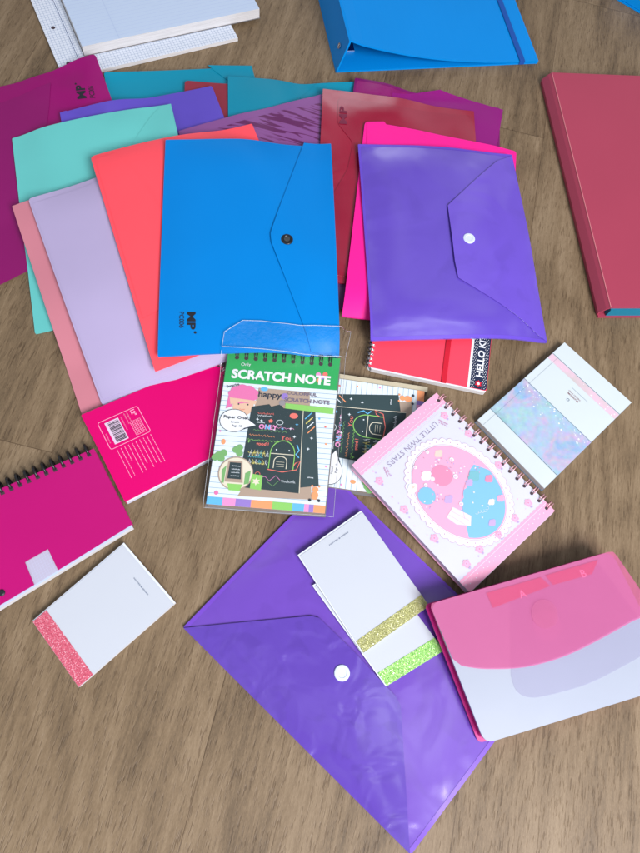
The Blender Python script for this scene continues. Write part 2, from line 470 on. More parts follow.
class Rigid:
    """a flat stiff block whose top face shows at the given pixels (own TL, TR, BR, BL)"""
    def __init__(s, name, label, cat, pts, T, group=None, world=None, plane=None):
        s.T = T; pl = plane or (lambda X, Y: 0*X)
        for _ in range(1 if world else 6):
            poly = px_poly(pts, pl, T) if world is None else world
            if plane is None: pl = plane_over(poly)
        if world is None: poly = px_poly(pts, pl, T)
        s.zb = pl; s.zt = lambda x, y: float(pl(x, y)+T); s.c = poly
        cx = sum(p[0] for p in poly)/4; cy = sum(p[1] for p in poly)/4
        s.e = thing(name, label, cat, cx, cy, float(pl(cx, cy)), group)
        s.f = Face(poly, s.zt)
        raise_field(poly, lambda X, Y: pl(X, Y)+T)
    def lvl(s, dz): return lambda x, y: float(s.zb(x, y)+dz)
    def inset(s, du0=0, dv0=0, du1=0, dv1=0, r=0):
        f = s.f; q = [f.p(du0/f.w, dv0/f.h), f.p(1-du1/f.w, dv0/f.h), f.p(1-du1/f.w, 1-dv1/f.h), f.p(du0/f.w, 1-dv1/f.h)]
        return round_poly(q, r)
    def block(s, name, z0, z1, mat, side=None, ins=(0, 0, 0, 0), r=0, draw=None):
        mb = MB(); slab(mb, s.inset(*ins, r=r), s.lvl(z1), z1-z0, mat, side)
        if draw: draw(mb, s.f)
        return mb.build(name, s.e)
    def binding(s, edge, fr, mat, out=.005, ins=.005, wire=.0005, gap=.0022, over=.002, low=None, holes=None, name='spiral_binding', pair=True):
        f = s.f; mb = MB()
        for q in fr:
            if edge == 'top': a = f.p(q, 0); n = f.p(q, 0)-f.p(q, .05); tdir = f.p(min(1, q+.01), 0)-f.p(q, 0) if q < .99 else f.p(q, 0)-f.p(q-.01, 0)
            if edge == 'left': a = f.p(0, q); n = f.p(0, q)-f.p(.05, q); tdir = f.p(0, q+.01)-f.p(0, q)
            if edge == 'right': a = f.p(1, q); n = f.p(1, q)-f.p(.95, q); tdir = f.p(1, q+.01)-f.p(1, q)
            n.normalize(); tdir.normalize(); zt = s.zt(a.x, a.y)
            zc = zt-s.T/2; rv = s.T/2+over; rn = (out+ins)/2; c = a+n*((out-ins)/2)
            for sg in ((-1, 1) if pair else (0,)):
                cc = c+tdir*sg*gap/2; pts = []
                for k in range(22):
                    t = 2*math.pi*k/22; w = cc+n*(rn*math.cos(t)); pts.append((w.x, w.y, max(.0006, zc+rv*math.sin(t))))
                tube(mb, pts, wire, mat, 6, True)
        o = mb.build(name, s.e)
        return o
    def holes(s, edge, fr, mb, mat, ins=.0045, r=.0017, square=False):
        for q in fr:
            u, v = {'top': (q, ins/s.f.h), 'left': (ins/s.f.w, q), 'right': (1-ins/s.f.w, q)}[edge]
            if square: s.f.rect(mb, u-r/s.f.w, v-r/s.f.h, u+r/s.f.w, v+r/s.f.h, mat, 3)
            else: s.f.ell(mb, u, v, r, mat, 3, n=12)

def rect_from(A, B, depth, side=1):
    """world rectangle on edge A->B, continuing to its left (side=1) by depth"""
    A = Vector(A); B = Vector(B); d = (B-A).normalized(); n = Vector((-d.y, d.x))*side
    return [tuple(A), tuple(B), tuple(B+n*depth), tuple(A+n*depth)]

# ------------------------------------------------------------------ floor
def floor_mat():
    m, nt, bs, out = base_mat('oak_laminate'); L = nt.links.new
    tc = nn(nt, 'ShaderNodeTexCoord'); sp = nn(nt, 'ShaderNodeSeparateXYZ'); L(tc.outputs['Object'], sp.inputs[0])
    def mth(op, a, b=None, c=None):
        n = nn(nt, 'ShaderNodeMath', operation=op)
        for i, v in enumerate((a, b, c)):
            if v is None: continue
            if isinstance(v, (int, float)): n.inputs[i].default_value = v
            else: L(v, n.inputs[i])
        return n.outputs[0]
    W = .2645
    X = mth('DIVIDE', mth('ADD', sp.outputs[0], .034), W); idx = mth('FLOOR', X); fx = mth('FRACT', X)
    wn = nn(nt, 'ShaderNodeTexWhiteNoise', noise_dimensions='1D'); L(idx, wn.inputs['W'])
    Y = mth('DIVIDE', mth('ADD', sp.outputs[1], mth('ADD', mth('MULTIPLY', idx, -.34), -.868)), 1.35)
    idy = mth('FLOOR', Y); fy = mth('FRACT', Y)
    wn2 = nn(nt, 'ShaderNodeTexWhiteNoise', noise_dimensions='2D'); cb = nn(nt, 'ShaderNodeCombineXYZ'); L(idx, cb.inputs[0]); L(idy, cb.inputs[1]); L(cb.outputs[0], wn2.inputs['Vector'])
    off = mth('MULTIPLY', wn2.outputs['Value'], 9.0)
    def vec(sx, sy):
        c = nn(nt, 'ShaderNodeCombineXYZ'); L(mth('ADD', mth('MULTIPLY', sp.outputs[0], sx), off), c.inputs[0])
        L(mth('ADD', mth('MULTIPLY', sp.outputs[1], sy), off), c.inputs[1]); L(off, c.inputs[2]); return c.outputs[0]
    def noise(v, sc, det, dist=0.0, rough=.55):
        n = nn(nt, 'ShaderNodeTexNoise'); n.inputs['Scale'].default_value = sc; n.inputs['Detail'].default_value = det
        n.inputs['Distortion'].default_value = dist; n.inputs['Roughness'].default_value = rough; L(v, n.inputs['Vector']); return n.outputs['Fac']
    broad = noise(vec(13, 1.5), 1, 4, .5)
    grain = noise(vec(120, 7), 1, 6, .35, .62)
    fine = noise(vec(460, 52), 1, 4, .15, .7)
    # rings of the cut: bands bent by a slow noise
    cath = mth('SINE', mth('MULTIPLY', mth('ADD', noise(vec(5.5, 1.1), 1, 2, .3), mth('MULTIPLY', fx, .12)), 95.0))
    cath = mth('MULTIPLY_ADD', cath, .5, .5)
    pores = noise(vec(560, 62), 1, 2, .0, .5)
    pr = nn(nt, 'ShaderNodeValToRGB'); L(pores, pr.inputs[0]); pr.color_ramp.elements[0].position = .58; pr.color_ramp.elements[1].position = .66
    # knots
    kv = nn(nt, 'ShaderNodeTexVoronoi'); kv.inputs['Scale'].default_value = 1; L(vec(3.3, 1.9), kv.inputs['Vector'])
    kr = nn(nt, 'ShaderNodeValToRGB'); L(mth('ADD', kv.outputs['Distance'], mth('MULTIPLY', noise(vec(40, 16), 1, 3), .10)), kr.inputs[0])
    kr.color_ramp.elements[0].position = .055; kr.color_ramp.elements[0].color = (1, 1, 1, 1); kr.color_ramp.elements[1].position = .26; kr.color_ramp.elements[1].color = (0, 0, 0, 1)
    hair = noise(vec(1100, 330), 1, 2, .0, .6)
    t = mth('ADD', mth('ADD', mth('MULTIPLY', broad, .24), .05), mth('ADD', mth('MULTIPLY', grain, .24), mth('ADD', mth('MULTIPLY', fine, .24), mth('ADD', mth('MULTIPLY', hair, .14), mth('MULTIPLY', cath, .06)))))
    r = nn(nt, 'ShaderNodeValToRGB'); L(t, r.inputs[0]); e = r.color_ramp.elements
    e[0].position = .38; e[0].color = FL[0]; e[1].position = .64; e[1].color = FL[2]; x = e.new(.51); x.color = FL[1]
    def mul(c, f, col, amt):
        a = nn(nt, 'ShaderNodeMix', data_type='RGBA', blend_type='MULTIPLY'); L(c, a.inputs[6]); a.inputs[7].default_value = col
        L(mth('MULTIPLY', f, amt), a.inputs[0]); return a.outputs[2]
    c = mul(r.outputs[0], pr.outputs[0], (.52, .46, .40, 1), .6)
    c = mul(c, kr.outputs[0], (.40, .32, .27, 1), .8)
    c = mul(c, wn2.outputs['Value'], (.80, .78, .76, 1), .8)
    gap = mth('MAXIMUM', mth('LESS_THAN', mth('ABSOLUTE', mth('SUBTRACT', fx, .0)), .0034), mth('LESS_THAN', fy, .0006))
    c = mul(c, gap, (.45, .38, .32, 1), .75)
    L(c, bs.inputs['Base Color'])
    bs.inputs['Roughness'].default_value = .5; bs.inputs['Specular IOR Level'].default_value = .35
    h = mth('SUBTRACT', mth('ADD', mth('MULTIPLY', fine, .6), mth('MULTIPLY', grain, .5)), mth('ADD', mth('MULTIPLY', gap, 2.5), mth('MULTIPLY', pr.outputs[0], .8)))
    b = nn(nt, 'ShaderNodeBump'); b.inputs['Distance'].default_value = .00018; L(h, b.inputs['Height']); L(b.outputs[0], bs.inputs['Normal'])
    return m
FL = (C(92, 76, 57), C(131, 111, 86), C(156, 136, 110))
mb = MB(); mb.add([(-4, -3, 0), (4, -3, 0), (4, 5, 0), (-4, 5, 0)], [[0, 1, 2, 3]], floor_mat())
fl = mb.build('floor'); fl['kind'] = 'structure'

# ------------------------------------------------------------------ shared materials
white = matte('white_paper', C(222, 229, 242), .75, .015)
cardw = matte('white_card', C(228, 234, 244), .6, .015)
edgew = page_edge('page_edges', C(222, 220, 222))
edgep = page_edge('dim_page_edges', C(188, 178, 168))
black = matte('black_ink', (.012, .014, .02, 1), .5)
holem = matte('dark_hole', (.05, .03, .04, 1), .7)
blackm = metal('black_wire', (.02, .02, .022, 1), .3, .4)
silver = metal('silver_wire', (.75, .75, .78, 1), .22)
# ------------------------------------------------------------------ squared refill and the notepad on it
r = Rigid('refill_pad', 'wide white squared refill paper with punched margin lying under the thicker notepad', 'paper pad', None, .006,
          world=[tuple(v) for v in (lambda q: [q[3], q[2], q[1], q[0]])(rect_from(at(63.5, 78.5, .006), at(238, 38, .006), .33))])
grid = matte('grid_ink', C(120, 145, 185), .7)
def refill(mb, f):
    for k in range(1, 56): f.line(mb, [(k/56, .0), (k/56, 1)], .00035, grid)
    for k in range(1, 66): f.line(mb, [(0, k/66), (1, k/66)], .00035, grid)
    f.line(mb, [(.115, 0), (.115, 1)], .0009, matte('margin_ink', C(70, 90, 140), .7), 2)
    for k in range(4): f.ell(mb, .055, .97-.05-k*.24, .0032, holem, 3)
r.block('page_block', .0002, .006, white, edgew, draw=refill)
wp = rect_from(at(84, 53, .012), at(259.5, 15, .012), .33)
r = Rigid('notepad', 'thick white ruled notepad lying on top of the squared refill paper', 'notepad', None, .016, world=[tuple(wp[i]) for i in (3, 2, 1, 0)])
def padlines(mb, f):
    for k in range(2, 44): f.line(mb, [(0.0, k/44), (1, k/44)], .0003, matte('pale_blue_ink', C(165, 185, 225), .7))
    f.line(mb, [(.2, 0), (.2, 1)], .0004, matte('pale_blue_ink', C(165, 185, 225), .7), 2)
r.block('page_block', .0002, .0155, white, edgew, draw=None)
r.block('top_sheet', .0156, .016, matte('ruled_paper', C(222, 229, 242), .75, .015), edgew, draw=padlines)
r.block('board_back', .0001, .0009, matte('grey_board', C(120, 118, 120), .9), ins=(-.001, -.001, -.001, -.001))

# ------------------------------------------------------------------ binders
def profile_ext(mb, prof, A, U, D, depth, mat, th):
    """cover bent along prof [(s, z)], extruded along D"""
    P = []
    for i, (s_, z) in enumerate(prof):
        a = prof[max(i-1, 0)]; b = prof[min(i+1, len(prof)-1)]; dx, dz = b[0]-a[0], b[1]-a[1]; L = math.hypot(dx, dz)
        P.append(((s_, z), (s_-dz/L*-th, z-dx/L*th)))
    V = []; FF = []; N = len(P)
    for j in (0, 1):
        o = A+D*depth*j
        for (t, b) in P:
            for q in (t, b): w = o+U*q[0]; V.append((w.x, w.y, max(q[1], .0003)))
    def I(j, i, k): return j*2*N+2*i+k
    for i in range(N-1):
        FF += [[I(0, i, 0), I(0, i+1, 0), I(1, i+1, 0), I(1, i, 0)], [I(0, i, 1), I(1, i, 1), I(1, i+1, 1), I(0, i+1, 1)],
               [I(0, i, 0), I(0, i, 1), I(0, i+1, 1), I(0, i+1, 0)], [I(1, i, 0), I(1, i+1, 0), I(1, i+1, 1), I(1, i, 1)]]
    FF += [[I(0, 0, 0), I(1, 0, 0), I(1, 0, 1), I(0, 0, 1)], [I(0, N-1, 0), I(0, N-1, 1), I(1, N-1, 1), I(1, N-1, 0)]]
    mb.add(V, FF, mat)
def ring_binder(label, A, B, depth, mat, band, spine_h=.038):
    A = Vector(A); B = Vector(B); U = (B-A).normalized(); D = Vector((-U.y, U.x)); L = (B-A).length
    e = thing('ring_binder', label, 'ring binder', *(A+U*L/2+D*depth/2), 0)
    m = MB(); profile_ext(m, [(0, .003), (L, .003)], A, U, D, depth, mat, .0026); m.build('back_cover', e)
    s0 = .015; m = MB()
    profile_ext(m, [(-.0005, .0005), (s0*.55, spine_h*.55), (s0, spine_h-.001)], A, U, D, depth, mat, .0026); sp = m.build('spine', e)
    # curved front cover, sagging to the fore edge
    pr = [(s0-.001, spine_h), (s0+.003, spine_h+.0006)]+[(s0+(L-s0)*k/14, .0062+(spine_h-.0062)*((1-k/14)**2.3)) for k in range(1, 15)]
    m = MB(); profile_ext(m, pr, A, U, D, depth, mat, .0026); m.build('front_cover', e)
    # ring mechanism inside
    m = MB(); c0 = A+U*.028+D*.04; c1 = A+U*.028+D*(depth-.04)
    slab(m, [tuple(c0-U*.009), tuple(c0+U*.009), tuple(c1+U*.009), tuple(c1-U*.009)], lambda x, y: .006, .0025, silver)
    mech = m.build('ring_mechanism', e)
    for f in (.3, .7):
        c = A+U*.028+D*depth*f; m = MB()
        tube(m, [(c.x+U.x*.012*math.cos(t), c.y+U.y*.012*math.cos(t), .015+.012*math.sin(t)) for t in [2*math.pi*k/20 for k in range(20)]], .0012, silver, 7, True); m.build('ring', mech)
    # eyelet on the spine, facing outward
    for f in (.072, .93):
        m = MB(); c = A+U*(s0*.5-.0004)+D*depth*f; nrm = Vector((U.x*-.95, U.y*-.95, .31)).normalized(); t1 = Vector((D.x, D.y, 0)); t2 = nrm.cross(t1)
        C0 = Vector((c.x, c.y, spine_h*.52)); V = []; FF = []
        for j, (rr, h) in enumerate(((.0042, 0), (.0042, .0012), (.0024, .0012), (.0022, .0002))):
            for k in range(20): t = 2*math.pi*k/20; V.append(C0+nrm*(h+.0006)+t1*rr*math.cos(t)+t2*rr*math.sin(t))
        for j in range(3):
            for k in range(20): FF.append([j*20+k, j*20+(k+1) % 20, (j+1)*20+(k+1) % 20, (j+1)*20+k])
        m.add(V, FF, silver); m.add(V[60:], [list(range(20))], holem); m.build('eyelet', sp)
    # elastic band round the fore edge
    m = MB(); s1 = L*.915; zz = lambda s_: .0062+(spine_h-.0062)*((1-(s_-s0)/(L-s0))**2.3)
    prof = [(-.0012, .0008), (-.0012, zz(s1)+.0012), (depth+.0012, zz(s1)+.0012), (depth+.0012, .0008)]
    for (a, za), (b, zb_) in zip(prof[:-1], prof[1:]):
        p = A+U*s1+D*a; q = A+U*s1+D*b; V = []
        for (w, z) in ((p, za), (q, zb_)):
            for sg in (-1, 1):
                x = w+U*sg*.0045; sh = (zz(s1+sg*.0045)-zz(s1)) if z > .003 else 0
                V.append((x.x, x.y, z+sh+.0004))
        m.add(V, [[0, 1, 3, 2]], band)
    m.build('elastic_band', e)
    raise_field([tuple(A), tuple(B), tuple(B+D*depth), tuple(A+D*depth)], .012)
    return e
bblue = plastic('blue_binder', C(0, 135, 222, 1.0), .36, spec=.12, wob=.0002)
ring_binder('bright blue ring binder with a dark elastic band and sagging cover, beside the white notepad', at(336, 73), at(537, 64), .32, bblue, matte('blue_elastic', C(0, 78, 165), .7, bump=.0001, bscale=1500), .055)

def folder(label, c, T, mat, inner, innm, name='binder', cat='binder', slope=None, cover=.0024, sp=.010, crease=None):
    """c: top-cover corners TL TR BR BL on the ground plan, spine on the left"""
    e = thing(name, label, cat, sum(p[0] for p in c)/4, sum(p[1] for p in c)/4, 0)
    V = [Vector(p) for p in c]; U = (V[1]-V[0]).normalized()
    zt = lambda x, y: T
    rp = round_poly(c, [.001, .004, .004, .001])
    m = MB(); slab(m, rp, zt, cover, mat); m.build('front_cover', e)
    m = MB(); D0 = (V[0]-V[3]).normalized(); out = [V[0]-U*sp, V[1], V[2]-D0*.004, V[3]-U*sp-D0*.004]; slab(m, [tuple(p) for p in out], lambda x, y: .0005+cover, cover, mat); m.build('back_cover', e)
    # spine: leaning slab with a creased ridge
    m = MB(); prof = [(-sp-.0006, .0006), (-sp-.0014, T*.35), (-sp*.45, T*.8), (-.0002, T-.0002)]; D = (V[0]-V[3]); L = D.length; D.normalize()
    profile_ext(m, prof, V[3], U, D, L, mat, .002); m.build('spine', e)
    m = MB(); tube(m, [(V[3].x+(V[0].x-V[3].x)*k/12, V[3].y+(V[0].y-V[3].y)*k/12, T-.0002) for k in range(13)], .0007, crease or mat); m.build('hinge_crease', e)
    m = MB(); ins = [V[0]+U*.001-D*.003, V[1]-U*.004-D*.003, V[2]-U*.004-D*.0025, V[3]+U*.001-D*.0025]
    ip = [tuple(ins[0]), tuple(ins[1]), tuple(ins[2]-D*.0), tuple(ins[3])]
    slab(m, ip, lambda x, y: T-cover-.0006-0*x, T-2*cover-.0018, innm); m.build(inner, e)
    raise_field([tuple(p) for p in out], T); return e
rt = .021
TL, BL = at(551.8, 72.5, rt), at(611, 307.5, rt)
u_ = (Vector(TL)-Vector(BL)).normalized(); n_ = Vector((u_.y, -u_.x))
c_red = [TL, tuple(Vector(TL)+n_*.29), tuple(Vector(BL)+n_*.29), BL]
folder('dusty red binder at the right edge, darker spine, teal showing at its lower end', c_red, rt, plastic('dusty_red', C(184, 76, 100), .45, wob=.0001, wscale=5), 'teal_filler', matte('teal_board', C(0, 120, 150), .6), crease=matte('crease_highlight', C(215, 130, 138), .5))  # ridge highlight put into the paler colour of the crease tube
A_, B_ = Vector(at(622, -20, .03)), Vector(at(688, 18, .03)); u_ = (B_-A_).normalized(); n_ = Vector((-u_.y, u_.x))
folder('blue binder of which only a corner shows, in the top right corner', [tuple(A_+n_*.3), tuple(B_+n_*.3), tuple(B_), tuple(A_)], .034, bblue, 'filler', bblue)

# ------------------------------------------------------------------ film wallets, bottom of the pile first
def rimc(key, r, g, b, **k): return plastic(key, C(r, g, b), .3, **k)
WG = 'plastic document wallets fanned out on the floor'
teal = plastic('teal_film', C(0, 140, 170), .36)
q = lambda P: rect_from(P(104, 73), P(252, 66), .345, -1)
w = Soft('document_wallet', 'teal wallet at the back of the pile, touching the white squared paper', 'wallet', None, teal, 1, world=q, group=WG)
w.layer([(208, 65.5), (252, 66), (253, 110), (229, 81)], teal, lift=.0004)
q = lambda P: rect_from(P(185, 80.3), P(262, 86), .30, -1)
w = Soft('document_wallet', 'dull dark red wallet of which a small patch shows between the two teal wallets', 'wallet', None, plastic('maroon_film', C(140, 45, 62), .35), 2, world=q, group=WG, rads=.006)
q = lambda P: rect_from(P(228, 76), P(372, 82.5), .345, -1)
w = Soft('document_wallet', 'teal wallet at the back of the pile, under the streaked plum wallet', 'wallet', None, teal, 3, world=q, group=WG)
w.layer([(300, 98), (316, 84), (372, 82.5), (366, 150), (330, 140)], teal, lift=.0004)
# purple magenta see-through
q = lambda P: rect_from(P(355, 77.6), P(500, 108), .345, -1)
w = Soft('document_wallet', 'see-through purple magenta wallet behind the dark red one', 'wallet', None,
         plastic('purple_magenta_film', C(150, 28, 115), .2, alpha=.86, wob=.0012, patch=.12), 4, world=q, group=WG,
         rim=plastic('purple_magenta_rim', C(120, 10, 100), .3))
w.layer([(392, 93), (440, 90), (503, 110), (497, 146), (470, 190), (400, 170)], plastic('purple_magenta_flap', C(150, 45, 135), .2, alpha=.75, wob=.001), lift=.0005)
# magenta, left edge
a, b = Vector(at(99, 68.5)), Vector(at(154.6, 214.5)); d = (a-b).normalized(); n = Vector((-d.y, d.x))
b2 = a-d*.245
magf = plastic('deep_magenta_film', C(145, 14, 108), .35, wob=.0006)
w = Soft('document_wallet', 'deep magenta wallet with a black logo, cut off by the left edge', 'wallet', None, magf, 5,
         world=[tuple(a+n*.345), tuple(a), tuple(b2), tuple(b2+n*.345)], group=WG, rads=[.003, .007, .005, .003])
f = w.print()
w.layer([(-40, 118), (38, 87.5), (51, 83), (30, 270), (-30, 300)], plastic('deep_magenta_flap', C(135, 12, 100), .32), lift=.0003)
def logo(w, face_pts, name='printed_logo', sub='PC006', col=black, sc=1.0):
    f = Face(px_poly(face_pts, w.zt), getattr(w, 'zt')); m = MB()
    f.text(m, 'MP', 0.0, .50, f.h*.45, col, 3, bold=.035, width=f.w*.80)
    f.ell(m, .92, .06, f.w*.055, col, 3, n=12)
    f.text(m, sub, .0, .97, f.h*.27, col, 3, bold=.01, width=f.w*.72)
    m.build(name, w.body)
# own frame: reading direction runs down the picture
logo(w, [(88.5, 80.5), (91, 97), (77.5, 100), (75, 84)] if False else [(77, 99.5), (74.5, 83), (93, 82), (96, 98)], sub='PC006')
# indigo
ind = plastic('indigo_film', C(98, 80, 190), .3, patch=.1, pscale=9)
q = lambda P: rect_from(P(60, 113), P(212, 85.5), .345, -1)
w = Soft('document_wallet', 'indigo wallet sticking out behind the aqua wallet', 'wallet', None, ind, 6, world=q, group=WG, rads=.004)
w.layer([(60, 113), (66, 111), (100, 119), (120, 150), (66, 150)], ind, lift=.0004)
# plum with clinging streaks
q = lambda P: rect_from(P(178, 131), P(328, 91.7), .345, -1)
m_, nt, bs, out = base_mat('plum_film')
v = coords(nt); mp = nn(nt, 'ShaderNodeMapping'); mp.inputs['Rotation'].default_value = (0, 0, math.radians(-22)); mp.inputs['Scale'].default_value = (17, 120, 1); nt.links.new(v, mp.inputs[0])
no = nn(nt, 'ShaderNodeTexNoise'); no.inputs['Scale'].default_value = 1.0; no.inputs['Detail'].default_value = 2; no.inputs['Distortion'].default_value = .9; nt.links.new(mp.outputs[0], no.inputs['Vector'])
rr = nn(nt, 'ShaderNodeValToRGB'); rr.color_ramp.elements[0].position = .50; rr.color_ramp.elements[0].color = C(134, 76, 142); rr.color_ramp.elements[1].position = .54; rr.color_ramp.elements[1].color = C(96, 26, 88)
nt.links.new(no.outputs['Fac'], rr.inputs[0]); nt.links.new(rr.outputs[0], bs.inputs['Base Color']); bs.inputs['Roughness'].default_value = .28
add_bump(nt, bs, v, 14, .0006)
w = Soft('document_wallet', 'plum wallet streaked where its films cling, between the indigo and dark red wallets', 'wallet', None, plastic('plum_plain', C(136, 82, 146), .28), 7, world=q, group=WG)
f = w.print(); w.layer(None, m_, name='clinging_front', lift=.0002, t=.0004, world=[tuple(f.p(.03, .055)), tuple(f.p(.62, .035)), tuple(f.p(.97, .05)), tuple(f.p(.97, .9)), tuple(f.p(.03, .9))])
# dark red see-through
q = lambda P: rect_from(P(323, 88.5), P(474, 111), .345, -1)
dr = plastic('dark_red_film', C(165, 25, 58), .1, alpha=.9, wob=.004, wscale=10, spec=.6)
w = Soft('document_wallet', 'glossy dark red see-through wallet between the blue and hot pink ones', 'wallet', None, dr, 8, world=q, group=WG, rads=.0015)
f = w.print(); m = MB()
w.layer(None, plastic('dark_red_inner', C(160, 38, 68), .12, wob=.0035, wscale=10, spec=.5), name='inner_film', lift=.0003,
        world=[tuple(f.p(*p)) for p in [(.10, .05), (.55, .055), (.985, .03), (.985, .97), (.08, .97), (.08, .6), (.17, .45), (.2, .3), (.10, .2)]], rads=.008)
ff = Face(px_poly([(338, 127), (338, 102), (352, 103), (352, 128)], w.zt), lambda x, y: w.zt(x, y)+.0011); m = MB()
ff.text(m, 'MP', 0.1, .62, ff.h*.5, matte('dim_red_ink', C(118, 40, 66), .6), 3, bold=.03, width=ff.w*.7); m.build('printed_logo', w.body)
# hot pink
hp = plastic('hot_pink_film', C(255, 45, 168), .38, spec=.18)
w = Soft('document_wallet', 'hot pink wallet directly under the glossy violet one', 'wallet', None, hp, 9, world=lambda P: [P(365, 121), P(516.5, 151), P(509, 333), P(342, 316)], group=WG, rads=[.008, .006, .004, .001])
w.layer([(367, 122), (384, 121.8), (392, 131), (397, 150), (408, 200), (366, 200)], hp, lift=.0003)
# ------------------------------------------------------------------ small red notebook under the violet wallet
z_ = .012
c0, c1 = Vector(at(368.6, 366, z_)), Vector(at(487, 390.5, z_)); d = (c1-c0); n = Vector((-d.y, d.x)).normalized()*.105
cat_w = [tuple(c0+n), tuple(c1+n), tuple(c1), tuple(c0)]
red = plastic('red_cover', C(250, 72, 96), .35, wob=.0001)
navy = matte('navy_print', C(30, 42, 72), .5); wink = matte('white_print', C(232, 236, 242), .55); redi = matte('red_print', C(215, 35, 60), .5)
CAT = cat_w

def red_notebook():
    e = thing('spiral_notebook', 'small red notebook with navy dotted edge and red elastic, half under the violet wallet', 'notebook', sum(p[0] for p in CAT)/4, sum(p[1] for p in CAT)/4, 0)
    zt = lambda x, y: .0105
    f = Face(CAT, zt)
    m = MB(); slab(m, round_poly([tuple(f.p(.02, .01)), tuple(f.p(.995, .01)), tuple(f.p(.995, 1.02)), tuple(f.p(.02, 1.02))], .003), lambda x, y: .0098, .0082, white, edgew); m.build('page_block', e)
    m = MB(); slab(m, round_poly(CAT, .003), lambda x, y: .0014, .0012, wink); m.build('back_cover', e)
    m = MB(); slab(m, round_poly(CAT, .003), zt, .0006, red)
    f.rect(m, .835, 0.004, .855, .996, wink, 1); f.poly(m, [(.855, .003), (.985, .003), (.997, .03), (.997, .97), (.985, .997), (.855, .997)], navy, 1)
    nx, ny = 8, 40
    for i in range(nx):
        for j in range(ny):
            u = .862+(i+.5*(j % 2))*.0175; v = .012+j*.0248
            if u > .992 or (.895 < u < .955 and v > .3): continue
            f.ell(m, u, v, .0006, wink, 2, n=6)
    f.text(m, 'HELLO KITTY', .952, .83, .0082, wink, 3, rot=90, bold=.03, width=f.h*.76)
    f.star(m, .924, .925, .0052, redi, 3, n=6, inner=.62)
    f.star(m, .924, .925, .0022, wink, 4, n=6, inner=.8)
    m.build('front_cover', e)
    m = MB(); zc = .0058
    a0, a1 = f.p(.635, 0), f.p(.635, 1.0); dn = (a1-a0).normalized(); U = (f.p(1, 0)-f.p(0, 0)).normalized()
    prof = [(-.001, .0006), (-.001, .0118), ((a1-a0).length+.001, .0118), ((a1-a0).length+.001, .0006)]
    for (s0, z0), (s1, z1) in zip(prof[:-1], prof[1:]):
        V = []
        for s_, z in ((s0, z0), (s1, z1)):
            for sg in (-1, 1): q = a0+dn*s_+U*sg*.0033; V.append((q.x, q.y, z))
        m.add(V, [[0, 1, 3, 2]], matte('red_elastic', C(205, 15, 45), .6, bump=.0001, bscale=1600))
    m.build('elastic_band', e)
    m = MB()
    for k in range(15):
        q = f.p(0, .04+.065*k); n_ = (f.p(0, .5)-f.p(.1, .5)).normalized(); c = q-n_*.0005
        pts = [(c.x+n_.x*.0048*math.cos(t), c.y+n_.y*.0048*math.cos(t), .0062+.0056*math.sin(t)) for t in [2*math.pi*j/20 for j in range(20)]]
        tube(m, pts, .0006, silver, 6, True)
        for sg in (1,):
            off = (f.p(0, .5+.012)-f.p(0, .5))
            tube(m, [(x+off.x*1.2, y+off.y*1.2, z) for x, y, z in pts], .0006, silver, 6, True)
    m.build('spiral_binding', e)
    raise_field(CAT, .0115)

red_notebook()
# violet glossy with flap
vio = plastic('violet_film', C(110, 84, 204), .08, wob=.0042, wscale=9, patch=.06, pscale=16, spec=.6)
w = Soft('document_wallet', 'glossy violet wallet with a pointed flap and white snap, above the red notebook', 'wallet',
         [(358, 144), (512, 154.5), (547.4, 342.5), (370.6, 340.5)], vio, 10, group=WG, rads=.002, bulge=.003, rim=plastic('violet_rim', C(104, 76, 200), .25))
w.layer([(511.5, 156), (546.8, 341.5), (458, 278), (454.5, 262), (447.5, 206), (497, 161)], plastic('violet_flap', C(110, 82, 204), .08, wob=.0042, wscale=11, patch=.06, pscale=20, spec=.6),
        lift=.0010, rise=.003, away=((449, 240), .09))
w.snap((469, 238.5), .0082, matte('white_snap', C(212, 222, 245), .35), None)
# aqua
aq = plastic('aqua_film', C(108, 200, 200), .42)
w = Soft('document_wallet', 'pale aqua wallet between the deep magenta and lavender ones', 'wallet', None, aq, 11, world=lambda P: [P(12, 138), P(171, 103.5), P(35, 333.5)+P(171, 103.5)-P(12, 138), P(35, 333.5)], group=WG, rads=[.002, .009, .003, .002])
w.layer([(133, 143), (150, 118), (160, 106.5), (171, 104), (178, 140), (190, 180), (150, 200)], aq, lift=.0003)
# peach folder
def strip_(P, tl, bl, wd):
    A = P(*bl); T = P(*tl); d = (T-A).normalized(); n = Vector((d.y, -d.x))*wd
    return [T, T+n, A+n, A]
w = Soft('document_wallet', 'dusty peach folder showing as a strip along the left of the lavender wallet', 'folder', None, plastic('peach_film', C(222, 140, 156), .5), 12,
         world=lambda P: strip_(P, (12, 206), (82.5, 416.5), .235), group=WG, rads=.001)
# lavender
lav = plastic('lavender_film', C(188, 175, 220), .42)
w = Soft('document_wallet', 'pale lavender wallet over the peach folder, left of the coral one', 'wallet', None, lav, 13, world=lambda P: strip_(P, (28, 198.5), (102.5, 406), .232), group=WG, rads=.006, bulge=.003)
f = w.print(); w.layer(None, lav, name='front_panel', lift=.0003, world=[tuple(f.p(*p)) for p in [(.012, .032), (.988, .032), (.988, .975), (.012, .975)]], rads=.004)
# coral
cor = plastic('coral_film', C(255, 92, 106), .42, spec=.18)
w = Soft('document_wallet', 'coral pink wallet partly covered by the bright blue one', 'wallet', None, cor, 14, world=lambda P: [P(90.5, 156.5), P(252, 123.5), P(155, 371)+P(252, 123.5)-P(90.5, 156.5), P(155, 371)], group=WG, rads=[.007, .002, .003, .002])
w.layer([(95, 159), (116, 153), (140, 177), (163, 212), (180, 240), (180, 300), (143, 318)], cor, lift=.0003)
